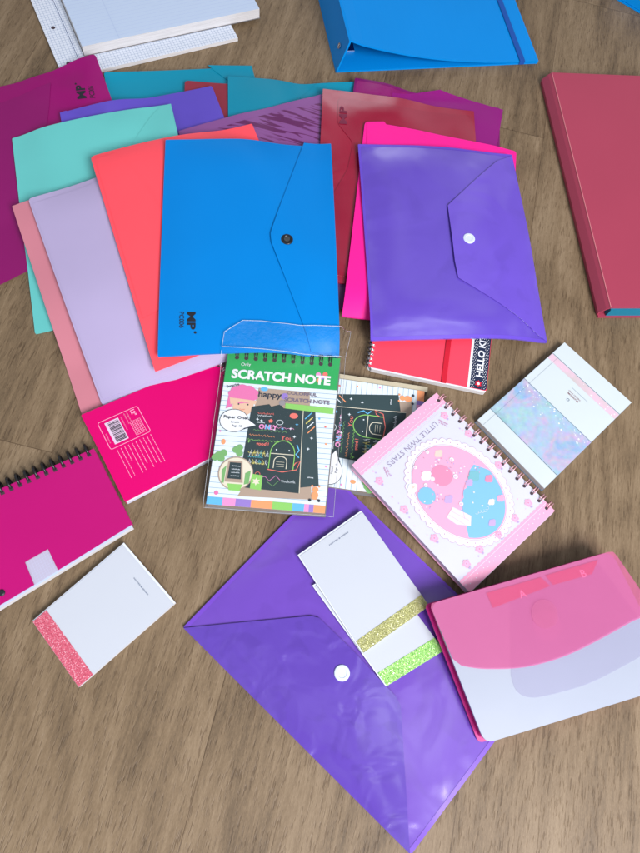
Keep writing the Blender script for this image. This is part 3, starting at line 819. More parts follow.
# bright blue
blu = plastic('bright_blue_film', C(5, 138, 228), .36, spec=.12, wob=.0005, wscale=8)
w = Soft('document_wallet', 'bright blue wallet with a black snap and black logo, on top of the pile', 'wallet',
         [(165.6, 139.6), (331.2, 143.4), (339.3, 356.5), (157.8, 356.3)], blu, 15, group=WG, rads=.0015, bulge=.002, t=.003)
w.layer([(304, 143), (330.8, 143.8), (338.8, 356), (311, 352), (271.5, 243), (270.5, 234), (273, 226)], blu, lift=.0008, rise=.0014, away=((271, 238), .07))
w.snap((287, 239.5), .0080, matte('black_snap', (.012, .013, .015, 1), .3), metal('snap_rivet', (.08, .09, .09, 1), .3, .5))
logo(w, [(196.3, 312), (196.3, 334.5), (179, 334.5), (179, 312)])

# ------------------------------------------------------------------ big lilac envelope on the floor
lil = plastic('lilac_film', C(126, 84, 204), .14, wob=.0028, wscale=16, patch=.06, pscale=22, spec=.5)
w = Soft('document_wallet', 'large open lilac envelope lying diagonally at the bottom with a white snap', 'wallet',
         [(332, 474), (543, 676), (411, 855), (183, 627.5)], lil, 21, rads=.002, bulge=.0015, rim=plastic('lilac_rim', C(118, 76, 196), .25))
w.layer([(183.5, 628), (311, 616), (319, 618), (352, 650), (396, 697), (400.5, 706), (410, 854)], plastic('lilac_flap', C(120, 86, 206), .10, wob=.0030, wscale=24, patch=.09, pscale=34, spec=.55),
        lift=.0012, rise=.003, away=((360, 665), .10))
w.snap((342, 673), .0085, matte('white_snap', C(212, 222, 245), .35), None)

# ------------------------------------------------------------------ white memo cards
tiny = matte('grey_ink', C(95, 110, 140), .7)
g_green = glitter('green_glitter', C(110, 190, 90), C(165, 222, 120), C(215, 235, 200))
g_gold = glitter('gold_glitter', C(140, 142, 90), C(185, 186, 122), C(225, 225, 190))
g_pink = glitter('pink_glitter', C(205, 80, 105), C(228, 108, 132), C(245, 190, 205))
def memo(label, pts, T, gl, s0, caption, group, tx=(.5, .07), tw=.30):
    r = Rigid('memo_pad', label, 'memo pad', pts, T, group=group)
    r.block('page_block', .0002, T-.0006, white, edgew, ins=(-.0012, -.0022, .0002, .0004))
    def dr(mb, f):
        if caption: f.text(mb, caption, tx[0], tx[1], .0014, tiny, 2, bold=.01, width=f.w*tw, align='c')
    r.block('top_sheet', T-.0005, T, cardw, None, draw=dr)
    m = MB(); r.f.rect(m, 0.001, s0, .999, .999, gl, 2); m.build('glitter_strip', r.e)
    return r
G = 'white memo pads with a glitter strip'
memo('white memo pad with a lime green glitter strip, under the gold one', [(314.5, 586.5), (371, 552), (444, 650.5), (387, 686)], .0030, g_green, .875, None, G)
memo('white memo pad with a dull gold glitter strip, on the lilac envelope', [(299.7, 556), (362.4, 512), (429.3, 606), (363.5, 653)], .0030, g_gold, .885, 'NOTES & IDEAS', G, (.54, .08), .30)
memo('white memo pad with a pink glitter strip on the bare floor at the left', [(123, 544.7), (174, 604.2), (78.8, 687.3), (32.8, 621.8)], .0070, g_pink, .855, 'NOTES & IDEAS', G, (.56, .12), .28)

# ------------------------------------------------------------------ hot pink notebook, back cover up
# own top-left is the picture's upper right: text runs down the picture
r = Rigid('spiral_notebook', 'hot pink spiral notebook, back cover up with a white barcode label', 'notebook', [(217, 357), (262, 431), (125, 502), (81, 415)], .010)
npk = plastic('notebook_pink', C(242, 12, 124), .42, wob=.0001, spec=.15)
r.block('page_block', .0012, .0084, white, page_edge('bright_edges', C(215, 215, 235)), ins=(.0015, .0045, -.0012, .0015))
r.block('back_board', .0002, .0011, npk, ins=(0, 0, 0, 0), r=.002)
lp = matte('label_ink', C(255, 165, 205), .6)
def nbk(mb, f):
    K = lambda x, y: None
    def uv(px, py):   # picture point to (u, v) of this face
        P = Vector(at(px, py, .012)); best = None
        u = v = .5
        for _ in range(12):
            e = P-f.p(u, v); du = (f.p(u+.01, v)-f.p(u, v))/.01; dv = (f.p(u, v+.01)-f.p(u, v))/.01
            det = du.x*dv.y-du.y*dv.x; u += (e.x*dv.y-e.y*dv.x)/det; v += (du.x*e.y-du.y*e.x)/det
        return u, v
    c = [uv(*p) for p in ((136, 404.5), (150.6, 429.5), (111, 450.6), (98, 424))]
    u0 = (c[0][0]+c[3][0])/2; u1 = (c[1][0]+c[2][0])/2; v0 = (c[0][1]+c[1][1])/2; v1 = (c[2][1]+c[3][1])/2
    rr = .0025; q = []
    for (cu, cv, a0) in ((u0+rr/f.w, v0+rr/f.h, 180), (u1-rr/f.w, v0+rr/f.h, 270), (u1-rr/f.w, v1-rr/f.h, 0), (u0+rr/f.w, v1-rr/f.h, 90)):
        for k in range(5): a = math.radians(a0+k*22.5); q.append((cu+rr*math.cos(a)/f.w, cv+rr*math.sin(a)/f.h))
    f.line(mb, q, .0007, lp, 2, True)
    U = lambda a: u0+(u1-u0)*a
    Vv = lambda a: v0+(v1-v0)*a
    bc = matte('barcode_white', C(225, 200, 225), .6)
    f.rect(mb, U(.10), Vv(.52), U(.90), Vv(.86), bc, 2)
    rnd = random.Random(3); x = .15
    while x < .84:
        wd_ = rnd.choice([.012, .018, .03]); f.rect(mb, U(x), Vv(.54), U(x+wd_), Vv(.80), black, 3); x += wd_+rnd.choice([.012, .02, .028])
    f.text(mb, '12"', U(.05), Vv(.20), .0048, lp, 3, bold=.03)
    for a, b, c_ in ((.06, .30, .36), (.06, .37, .40), (.12, .47, .5), (.45, .95, .35)):
        f.text(mb, 'ISOFIT TBN' if False else 'NOTEBOOK A5', U(a), Vv(b), .0012, lp, 3, width=f.w*(u1-u0)*c_)
    for k in range(9): f.line(mb, [(U(.42+k*.062), Vv(.08)), (U(.42+k*.062), Vv(.33))], .0004, lp, 3)
    for k in range(6): f.line(mb, [(U(.42), Vv(.08+k*.05)), (U(.92), Vv(.08+k*.05))], .0004, lp, 3)
    rnd = random.Random(9)
    for k in range(10):
        v = Vv(.04+k*.093); L = rnd.choice([.22, .27, .31, .33, .18]) if k % 3 else .34
        x = u1+.03; e = u1+.03+L*.95
        while x < e:
            g = rnd.uniform(.012, .035); f.line(mb, [(x, v), (min(x+g, e), v)], .0006, lp, 2); x += g+.006
r.block('back_cover', .0088, .010, npk, r=.002, draw=nbk)
hs = [.05+.062*k for k in range(15)]
m = MB(); r.holes('top', hs, m, holem, ins=.0045, r=.0013); m.build('binding_holes', r.e)
r.binding('top', hs, silver, out=.0045, ins=.0045, wire=.00055, gap=.002, over=.0016)

# ------------------------------------------------------------------ magenta spiral notebook at the left
a = Vector(at(94, 448.6, .012)); b = Vector(at(132.3, 524.5, .012)); l = Vector(at(0, 489, .012)); dd = (a-l).normalized()
tl = a-dd*.235; bl = Vector(at(0, 604.5, .012)); bl = b-(b-bl).normalized()*.235
r = Rigid('spiral_notebook', 'see-through magenta notebook with black spiral and a clear square window, at the left edge', 'notebook', None, .012, world=[tuple(tl), tuple(a), tuple(b), tuple(bl)])
mg = plastic('magenta_cover', C(205, 28, 130), .3, wob=.0003)
def winp(f, pts): 
    return [tuple(Vector(p)) for p in px_poly(pts, f.zt)]
r.block('page_block', .0012, .0105, matte('squared_sheet', C(190, 205, 235), .75), edgew, ins=(.004, .006, .001, -.0032), draw=lambda mb, f: None)
r.block('back_cover', .0002, .0011, mg, r=.003)
def slot(mb, f): pass
# front cover with a real window cut in its lower edge
P = [tuple(x) for x in (tl, a, b)]; win = px_poly([(58.2, 570.2), (48, 549), (25, 562), (34.3, 584.8)], r.zt)
poly = [tuple(tl), tuple(a), tuple(b)]+win+[tuple(bl)]
m = MB(); slab(m, poly, r.zt, .0009, mg); m.build('front_cover', r.e)
m = MB(); slab(m, [tuple(Vector(q_)) for q_ in win], lambda x, y: r.zt(x, y)-.0013, .0001, matte('window_sheet', C(186, 182, 206), .7)); f2 = Face([win[2], win[1], win[0], win[3]], lambda x, y: r.zt(x, y)-.0013)
for k in range(1, 9):
    f2.line(m, [(k/9, 0), (k/9, 1)], .0002, matte('pale_grid', C(196, 200, 226), .7), 1); f2.line(m, [(0, k/9), (1, k/9)], .0002, matte('pale_grid', C(196, 200, 226), .7), 1)
m.build('squared_sheet', r.e)
L = r.f.w; hs = [1-(.008+.0101*k)/L for k in range(22)]
m = MB(); r.holes('top', hs, m, holem, ins=.006, r=.0022, square=True); m.build('binding_holes', r.e)
r.binding('top', hs, blackm, out=.0105, ins=.0060, wire=.0016, gap=.0, over=.004, pair=False)
(x, y), = px_poly([(2, 593)], r.zt); m = MB(); disc(m, (x, y), .0035, r.zt(x, y), [(1, 0), (1, .001), (.6, .0018)], black); m.build('elastic_rivet', r.e)

# ------------------------------------------------------------------ scratch-art pads
P_ = {k: matte('print_'+k, C(*c), .5, .02) for k, c in dict(green=(46, 170, 92), tan=(176, 156, 140), board=(44, 62, 66), board2=(52, 72, 76), skin=(226, 190, 165), hair=(226, 120, 175), blue=(100, 185, 235), pink=(235, 150, 205),
      purple=(150, 125, 205), orange=(245, 160, 110), lime=(140, 205, 105), yellow=(225, 215, 120), leaf=(120, 175, 110), ink=(45, 55, 70), ruled=(118, 160, 190), grey=(150, 145, 150), coral=(235, 120, 110), pale=(222, 234, 242), cream=(225, 220, 200), aqua=(90, 200, 215), mauve=(120, 110, 130)).items()}
def scratch_art(mb, f):
    R = f.rect; p = P_
    R(mb, 0, .222, 1, .952, p['pale'], 1); R(mb, 0, 0, 1, .222, p['green'], 2)
    for k in range(22): f.line(mb, [(.0, .25+k*.0325), (1, .25+k*.0325)], .0005, p['ruled'], 2)
    segs = [('blue', .13), ('pink', .24), ('purple', .37), ('orange', .55), ('lime', .72), ('blue', .82), ('pink', .86), ('purple', .9), ('orange', 1)]
    u = 0
    for c, e in segs: R(mb, u, .955, e, 1, p[c], 2); u = e
    # tan easel boards
    f.poly(mb, [(.31, .245), (.76, .25), (.87, .90), (.95, .925), (.25, .94), (.27, .91), (.24, .90)], p['tan'], 3)
    f.poly(mb, [(.70, .36), (.825, .36), (.925, .84), (.77, .86)], p['board2'], 4)
    f.poly(mb, [(.27, .375), (.42, .35), (.44, .365), (.52, .345), (.55, .37), (.72, .355), (.765, .895), (.245, .885)], p['board'], 5)
    f.line(mb, [(.72, .355), (.765, .895)], .0008, p['cream'], 6)
    # title
    f.text(mb, 'SCRATCH NOTE', .058, .19, .0112, wink, 6, bold=.045, width=f.w*.875)
    f.text(mb, 'Only', .13, .105, .0042, wink, 6, rot=4)
    for x, y, c in ((.82, .125, 'pink'), (.86, .14, 'purple'), (.83, .165, 'orange'), (.88, .12, 'coral')): f.ell(mb, x, y, .0032, p[c], 5, n=10)
    f.text(mb, 'happy', .315, .305, .0075, p['ink'], 6, bold=.02, width=f.w*.205)
    f.text(mb, 'COLORFUL', .56, .275, .0040, p['mauve'], 6, bold=.03, width=f.w*.27); f.text(mb, 'SCRATCH NOTE', .545, .322, .0048, p['mauve'], 6, bold=.035, width=f.w*.40)
    f.poly(mb, [(.56, .335), (.985, .345), (.985, .385), (.56, .37)], p['lime'], 6)
    f.ell(mb, .36, .252, .0045, p['blue'], 4, ry=.0028, n=12); f.ell(mb, .545, .29, .0042, p['purple'], 5, n=12); f.ell(mb, .53, .335, .004, p['grey'], 6, n=9)
    # curly pink head
    f.ell(mb, .195, .372, .0125, p['skin'], 4, ry=.0135); f.ell(mb, .185, .296, .0165, p['hair'], 5, ry=.0115, n=40, wav=.13, wn=9); f.poly(mb, [(.06, .30), (.115, .33), (.095, .385), (.05, .40)], p['hair'], 5)
    f.poly(mb, [(.07, .325), (.31, .335), (.30, .36), (.18, .345), (.085, .37)], p['skin'], 6)
    for x in (.155, .235): f.ell(mb, x, .365, .0010, p['ink'], 7, n=8)
    f.line(mb, [(.17, .395), (.19, .402), (.215, .397)], .0005, p['coral'], 7)
    f.text(mb, 'Surprise', .035, .262, .0032, p['ink'], 6, rot=18, bold=.02)
    # speech bubble
    f.ell(mb, .135, .475, .0172, p['ink'], 7, ry=.0150); f.poly(mb, [(.20, .43), (.335, .495), (.22, .53)], p['ink'], 7)
    f.ell(mb, .135, .475, .0165, wink, 8, ry=.0143); f.poly(mb, [(.20, .437), (.325, .495), (.21, .523)], wink, 8)
    f.text(mb, 'Paper One', .142, .462, .0036, p['ink'], 9, bold=.03, align='c', width=f.w*.2); f.text(mb, 'Scratch', .145, .490, .0023, p['ink'], 9, align='c', bold=.01); f.text(mb, 'Page 10', .165, .515, .0026, p['ink'], 9, align='c', bold=.01)
    # chalk drawings
    f.ell(mb, .645, .415, .0050, p['coral'], 7, ry=.0036)
    for i, (y, x0, x1, c) in enumerate(((.42, .33, .47, 'coral'), (.435, .33, .46, 'pale'), (.53, .31, .60, 'leaf'), (.565, .28, .50, 'orange'), (.595, .27, .54, 'lime'), (.675, .29, .43, 'yellow'), (.70, .29, .42, 'aqua'), (.74, .33, .44, 'yellow'), (.505, .37, .66, 'pink'), (.48, .33, .40, 'pale'))):
        f.scribble(mb, x0, y, x1-x0, .016, p[c], 7, n=9, wd=.00045)
    f.text(mb, 'ONLY', .355, .515, .0058, p['pink'], 7, bold=.03, width=f.w*.16); f.text(mb, 'N', .41, .515, .0058, p['blue'], 8, bold=.03)
    f.text(mb, 'You', .555, .575, .0052, p['coral'], 7, width=f.w*.1); f.text(mb, 'good !', .35, .62, .004, p['coral'], 7, bold=.02)
    for k_, c_ in enumerate(('pale', 'yellow', 'pale', 'aqua', 'yellow', 'pale')):
        x_ = .305+.028*k_; f.line(mb, [(x_, .69), (x_+.012, .65), (x_+.022, .69)], .0006, p[c_], 7); f.line(mb, [(x_+.004, .672), (x_+.02, .668)], .0005, p[c_], 7); f.line(mb, [(x_+.005, .735), (x_+.005, .71), (x_+.02, .725), (x_+.012, .74)], .0006, p[c_], 7)
    for x, y, c in ((.37, .462, 'pale'), (.49, .515, 'pale'), (.56, .505, 'blue'), (.63, .50, 'pale'), (.67, .55, 'pale'), (.335, .455, 'pale'), (.285, .60, 'lime'), (.68, .47, 'blue'), (.80, .62, 'pale'), (.82, .55, 'pale')): f.star(mb, x, y, .0022, p[c], 7, n=4, inner=.35)
    f.ring(mb, .53, .465, .0040, .0006, p['pale'], 7, ry=.003); f.star(mb, .45, .46, .003, p['coral'], 7, n=5, inner=.6)
    arch = lambda cx, cy, rx, ry, b: [(cx-rx, b)]+[(cx+rx*math.cos(math.pi-math.pi*k/14), cy-ry*math.sin(math.pi*k/14)) for k in range(15)]+[(cx+rx, b)]
    f.line(mb, arch(.585, .665, .105, .085, .76), .0010, p['lime'], 7); f.line(mb, arch(.575, .71, .055, .03, .755), .0009, p['cream'], 7)
    f.line(mb, [(.47, .765), (.60, .775), (.72, .755), (.745, .70), (.705, .715), (.69, .735)], .0010, p['coral'], 7)
    f.line(mb, [(.485, .665), (.685, .665)], .0009, p['cream'], 7); f.line(mb, [(.70, .60), (.725, .635), (.70, .66), (.73, .68)], .0014, p['blue'], 7)
    for k in range(3): f.line(mb, [(.54, .715+k*.014), (.61, .715+k*.014)], .0004, p['cream'], 7)
    for x in (.53, .64): f.ell(mb, x, .64, .0009, p['pale'], 7, n=8)
    f.ring(mb, .395, .80, .0028, .0005, p['coral'], 7); f.line(mb, [(.40, .82), (.46, .81), (.50, .835), (.55, .80), (.59, .825)], .0005, p['pink'], 7)
    f.line(mb, [(.48, .84), (.535, .865), (.58, .83)], .0005, p['leaf'], 7); f.scribble(mb, .60, .84, .12, .025, p['pale'], 7, wd=.0004); f.scribble(mb, .82, .80, .05, .012, p['pale'], 7, wd=.0004)
    for k in range(4): f.line(mb, [(.745+k*.012, .43+k*.03), (.80+k*.012, .385+k*.03)], .0012, p[('blue', 'yellow', 'pale', 'orange')[k]], 7)
    # round inset photo, stickers
    f.ell(mb, .21, .805, .0205, p['tan'], 7); f.ell(mb, .21, .805, .0192, p['cream'], 8); f.poly(mb, [(.135, .73), (.255, .73), (.28, .86), (.125, .86)], p['tan'], 9); f.poly(mb, [(.15, .74), (.245, .74), (.26, .84), (.145, .84)], p['board'], 10)
    for k in range(4): f.scribble(mb, .17, .765+k*.02, .07, .01, p['pale'], 11, wd=.00035)
    f.poly(mb, [(.09, .79), (.125, .76), (.12, .87), (.10, .865)], p['leaf'], 9); f.poly(mb, [(.29, .80), (.335, .78), (.33, .86), (.29, .87)], p['leaf'], 9); f.poly(mb, [(.15, .87), (.28, .87), (.26, .91), (.17, .91)], p['lime'], 9)
    f.poly(mb, [(.345, .80), (.44, .805), (.44, .895), (.345, .89)], p['lime'], 8); f.star(mb, .39, .845, .005, p['cream'], 9, n=6, inner=.5)
    for x, y in ((.045, .70), (.085, .685), (.07, .72), (.02, .715)): f.ell(mb, x, y, .0045, p['leaf'], 5, n=9)
    for x, y in ((.185, .66), (.215, .645), (.22, .68)): f.ell(mb, x, y, .0042, p['leaf'], 6, n=9)
    f.ell(mb, .07, .615, .0026, p['orange'], 5, ry=.0035, n=10); f.ell(mb, .07, .93, .0026, p['hair'], 5, n=9); f.ell(mb, .94, .93, .001, p['coral'], 5)
    f.ell(mb, .90, .865, .0036, p['orange'], 7, n=12); f.ell(mb, .90, .90, .0042, p['orange'], 7, ry=.005, n=12)
    for dx in (-.03, .03): f.ell(mb, .90+dx, .845, .0014, p['orange'], 7, n=8); f.ell(mb, .90+dx*1.3, .93, .0018, p['ink'], 8, n=8)
    for x, y, c in ((.93, .47, 'coral'), (.95, .58, 'orange'), (.87, .42, 'blue'), (.03, .55, 'pink'), (.97, .72, 'pink')): f.ell(mb, x, y, .0013, p[c], 5, n=8)

def scratch_pad(label, pts, world, T, plane=None):
    r = Rigid('scratch_pad', label, 'notepad', pts, T, world=world, group='scratch art note pads', plane=plane)
    r.block('page_block', .0014, T-.0016, matte('black_sheets', (.03, .03, .035, 1), .7), page_edge('kraft_edges', C(158, 142, 128)), ins=(.001, .001, .0004, .0005))
    r.block('back_board', .0002, .0013, matte('grey_board', C(120, 118, 120), .9), ins=(-.0022, 0, -.0022, -.0015))
    r.block('front_cover', T-.0015, T, matte('cover_white', C(225, 232, 240), .5), draw=scratch_art, side=page_edge('kraft_edges', C(158, 142, 128)))
    hs = [.085+.083*k for k in range(11)]
    m = MB(); r.holes('top', hs, m, holem, ins=.0098, r=.0027); m.build('binding_holes', r.e)
    r.binding('top', hs, blackm, out=.0045, ins=.0098, wire=.0007, gap=.0030, over=.0022)
    return r
flat = lambda X, Y: 0.0*X+.0003
# second pad lies turned a quarter, mostly hidden
T2 = .010
BR = Vector(at(424.5, 391.5, T2)); TRd = (Vector(at(341, 379, T2))-BR).normalized(); side_ = Vector((TRd.y, -TRd.x))*-1
wv = Vector((TRd.y*-1, TRd.x)); 
if wv.y > 0: wv = -wv
n2 = [tuple(BR+TRd*.205+wv*.143), tuple(BR+TRd*.205), tuple(BR), tuple(BR+wv*.143)]
r2 = scratch_pad('scratch art note pad turned on its side, mostly hidden between two other pads', None, n2, T2, plane=lambda X, Y: 0.0*X+.0003)
kraft = matte('kraft_strip', C(200, 190, 165), .7)
r2.block('kraft_strip', .0002, T2-.0016, kraft, ins=(.143-.0006-.003+.0, 0, -.006, 0)) if False else None
m = MB(); q = [r2.f.p(1.0, 0), r2.f.p(1.052, 0), r2.f.p(1.052, 1.02), r2.f.p(1.0, 1.02)]; slab(m, [tuple(x) for x in q], lambda x, y: T2-.001, T2-.0014, matte('kraft_strip', C(200, 190, 165), .7), page_edge('kraft_edges', C(158, 142, 128))); m.build('pad_spine', r2.e)
r1 = scratch_pad('scratch art note pad with green title band in a clear plastic pouch', [(228.5, 350), (340.3, 358.5), (324.8, 513.5), (206.3, 504)], None, .013)

# clear pouch of the first pad
film = clear_film('pouch_film', .01, .0016, 50, .10, .05); crump = clear_film('crumpled_film', .03, .024, 75, .16, .06); seam = clear_film('seam_film', .38, .001, 60, .2, .3)
class PouchZ: pass
zt1 = lambda x, y: r1.zt(x, y)+.0032
po = px_poly([(243, 320.5), (351, 331.5), (345.5, 358), (341, 420), (333.5, 517), (203, 507.5), (219, 352), (224.5, 332)], zt1)
m = MB(); W_ = wob(77)
sup = sampler(box(box(shiftmax(HF, 3), 2), 1))
zp = lambda x, y: max(sup(x, y)+.0006, r1.zt(x, y)-.004)+.0009+.0008*W_(x*5, y*5)
pq = px_poly([(222, 347), (346, 357.5), (341, 420), (333.5, 517), (203, 507.5)], zp)
slab(m, pq, zp, .0003, film, cell=.006, bottom=False); m.build('clear_pouch', r1.e)
zq = lambda x, y: max(sup(x, y), r1.zt(x, y)-.002)+.0022+.0007*W_(x*7, y*7)+.0003*W_(y*17, x*13)
pq = px_poly([(243, 320.5), (262, 321), (300, 325.5), (351, 331.5), (349, 342), (345.5, 357.5), (300, 354), (222, 346.5), (224.5, 332)], zq)
m = MB(); slab(m, pq, zq, .0003, crump, cell=.004, bottom=False)
o = m.build('pouch_flap', r1.e)
m = MB(); pts_ = []
for a_, b_ in zip(pq, pq[1:]+pq[:1]):
    for k in range(14): q_ = Vector(a_).lerp(Vector(b_), k/14); pts_.append((q_.x, q_.y, zq(q_.x, q_.y)+.0003))
tube(m, pts_, .00045, seam, 5, True); m.build('weld_seam', r1.e)
m = MB(); pts_ = []; pe = px_poly([(345.5, 358), (341, 420), (333.5, 517), (268, 512.5), (203, 507.5), (214, 420), (222, 347)], zp)
for a_, b_ in zip(pe, pe[1:]):
    for k in range(20): q_ = Vector(a_).lerp(Vector(b_), k/20); pts_.append((q_.x, q_.y, zp(q_.x, q_.y)+.0002))
tube(m, pts_, .0003, seam, 5); m.build('weld_seam', r1.e)

# ------------------------------------------------------------------ pastel memo block
r = Rigid('memo_block', 'pale memo block with pastel watercolour bands, under the white and pink spiral notebook', 'memo block', [(564.5, 342.3), (631.5, 402.5), (544.4, 488.5), (477.5, 420)], .009)
wc, nt, bs, out = base_mat('watercolour_print'); v = coords(nt)
n1 = nn(nt, 'ShaderNodeTexNoise'); n1.inputs['Scale'].default_value = 17; n1.inputs['Detail'].default_value = 5; n1.inputs['Distortion'].default_value = .5; nt.links.new(v, n1.inputs['Vector'])
cr = nn(nt, 'ShaderNodeValToRGB'); nt.links.new(n1.outputs['Fac'], cr.inputs[0]); e = cr.color_ramp.elements
e[0].position = .30; e[0].color = C(138, 178, 186); e[1].position = .72; e[1].color = C(128, 160, 205)
for ps, c in ((.42, (160, 196, 208)), (.50, (165, 185, 212)), (.57, (188, 174, 204)), (.64, (145, 178, 212))): x = e.new(ps); x.color = C(*c)
n2_ = nn(nt, 'ShaderNodeTexNoise'); n2_.inputs['Scale'].default_value = 150; n2_.inputs['Detail'].default_value = 3; nt.links.new(v, n2_.inputs['Vector'])
mx = nn(nt, 'ShaderNodeMix', data_type='RGBA', blend_type='SOFT_LIGHT'); mx.inputs[0].default_value = .5; nt.links.new(cr.outputs[0], mx.inputs[6]); nt.links.new(n2_.outputs['Color'], mx.inputs[7]); nt.links.new(mx.outputs[2], bs.inputs['Base Color']); bs.inputs['Roughness'].default_value = .5
wc2, nt, bs, out = base_mat('petal_print'); v = coords(nt)
n1 = nn(nt, 'ShaderNodeTexNoise'); n1.inputs['Scale'].default_value = 30; n1.inputs['Detail'].default_value = 4; nt.links.new(v, n1.inputs['Vector'])
cr = nn(nt, 'ShaderNodeValToRGB'); nt.links.new(n1.outputs['Fac'], cr.inputs[0]); e = cr.color_ramp.elements
e[0].position = .38; e[0].color = C(225, 190, 210); e[1].position = .62; e[1].color = C(192, 190, 185); nt.links.new(cr.outputs[0], bs.inputs['Base Color']); bs.inputs['Roughness'].default_value = .5
pale = matte('pale_blue_paper', C(205, 216, 222), .5); bl_ = matte('slate_ink', C(90, 112, 135), .6); brn = matte('brown_ink', C(150, 105, 110), .6)
def planner(mb, f):
    f.rect(mb, .002, .150, .998, .205, wc2, 1); f.rect(mb, .002, .48, .998, .86, wc, 1)
    for v_ in (.146, .48, .86): f.line(mb, [(0, v_), (1, v_)], .0007, bl_, 2)
    rnd = random.Random(4)
    for k in range(46): f.ell(mb, rnd.uniform(.03, .97), rnd.triangular(.485, .62, .49), rnd.uniform(.0004, .0013), wink, 2, n=7)
    for k in range(16): f.ell(mb, rnd.uniform(.03, .97), rnd.uniform(.16, .20), rnd.uniform(.0004, .001), wink, 2, n=7)
    f.line(mb, [(.42, .255), (.66, .255)], .0004, bl_, 2)
    f.text(mb, 'MEMO PAD', .60, .285, .0020, brn, 2, rot=180, width=f.w*.17); f.text(mb, 'BLOSSOM', .595, .305, .0022, brn, 2, rot=180, width=f.w*.15, bold=.02)
    f.ring(mb, .50, .355, .0017, .0006, bl_, 2, n=10); f.line(mb, [(.08, .15), (.08, .998)], .0002, bl_, 2)
r.block('page_block', .0006, .0084, pale, edgew); r.block('back_board', .0002, .0006, bl_, ins=(-.001, -.001, -.001, -.001)); r.block('cover_sheet', .0085, .009, pale, draw=planner)

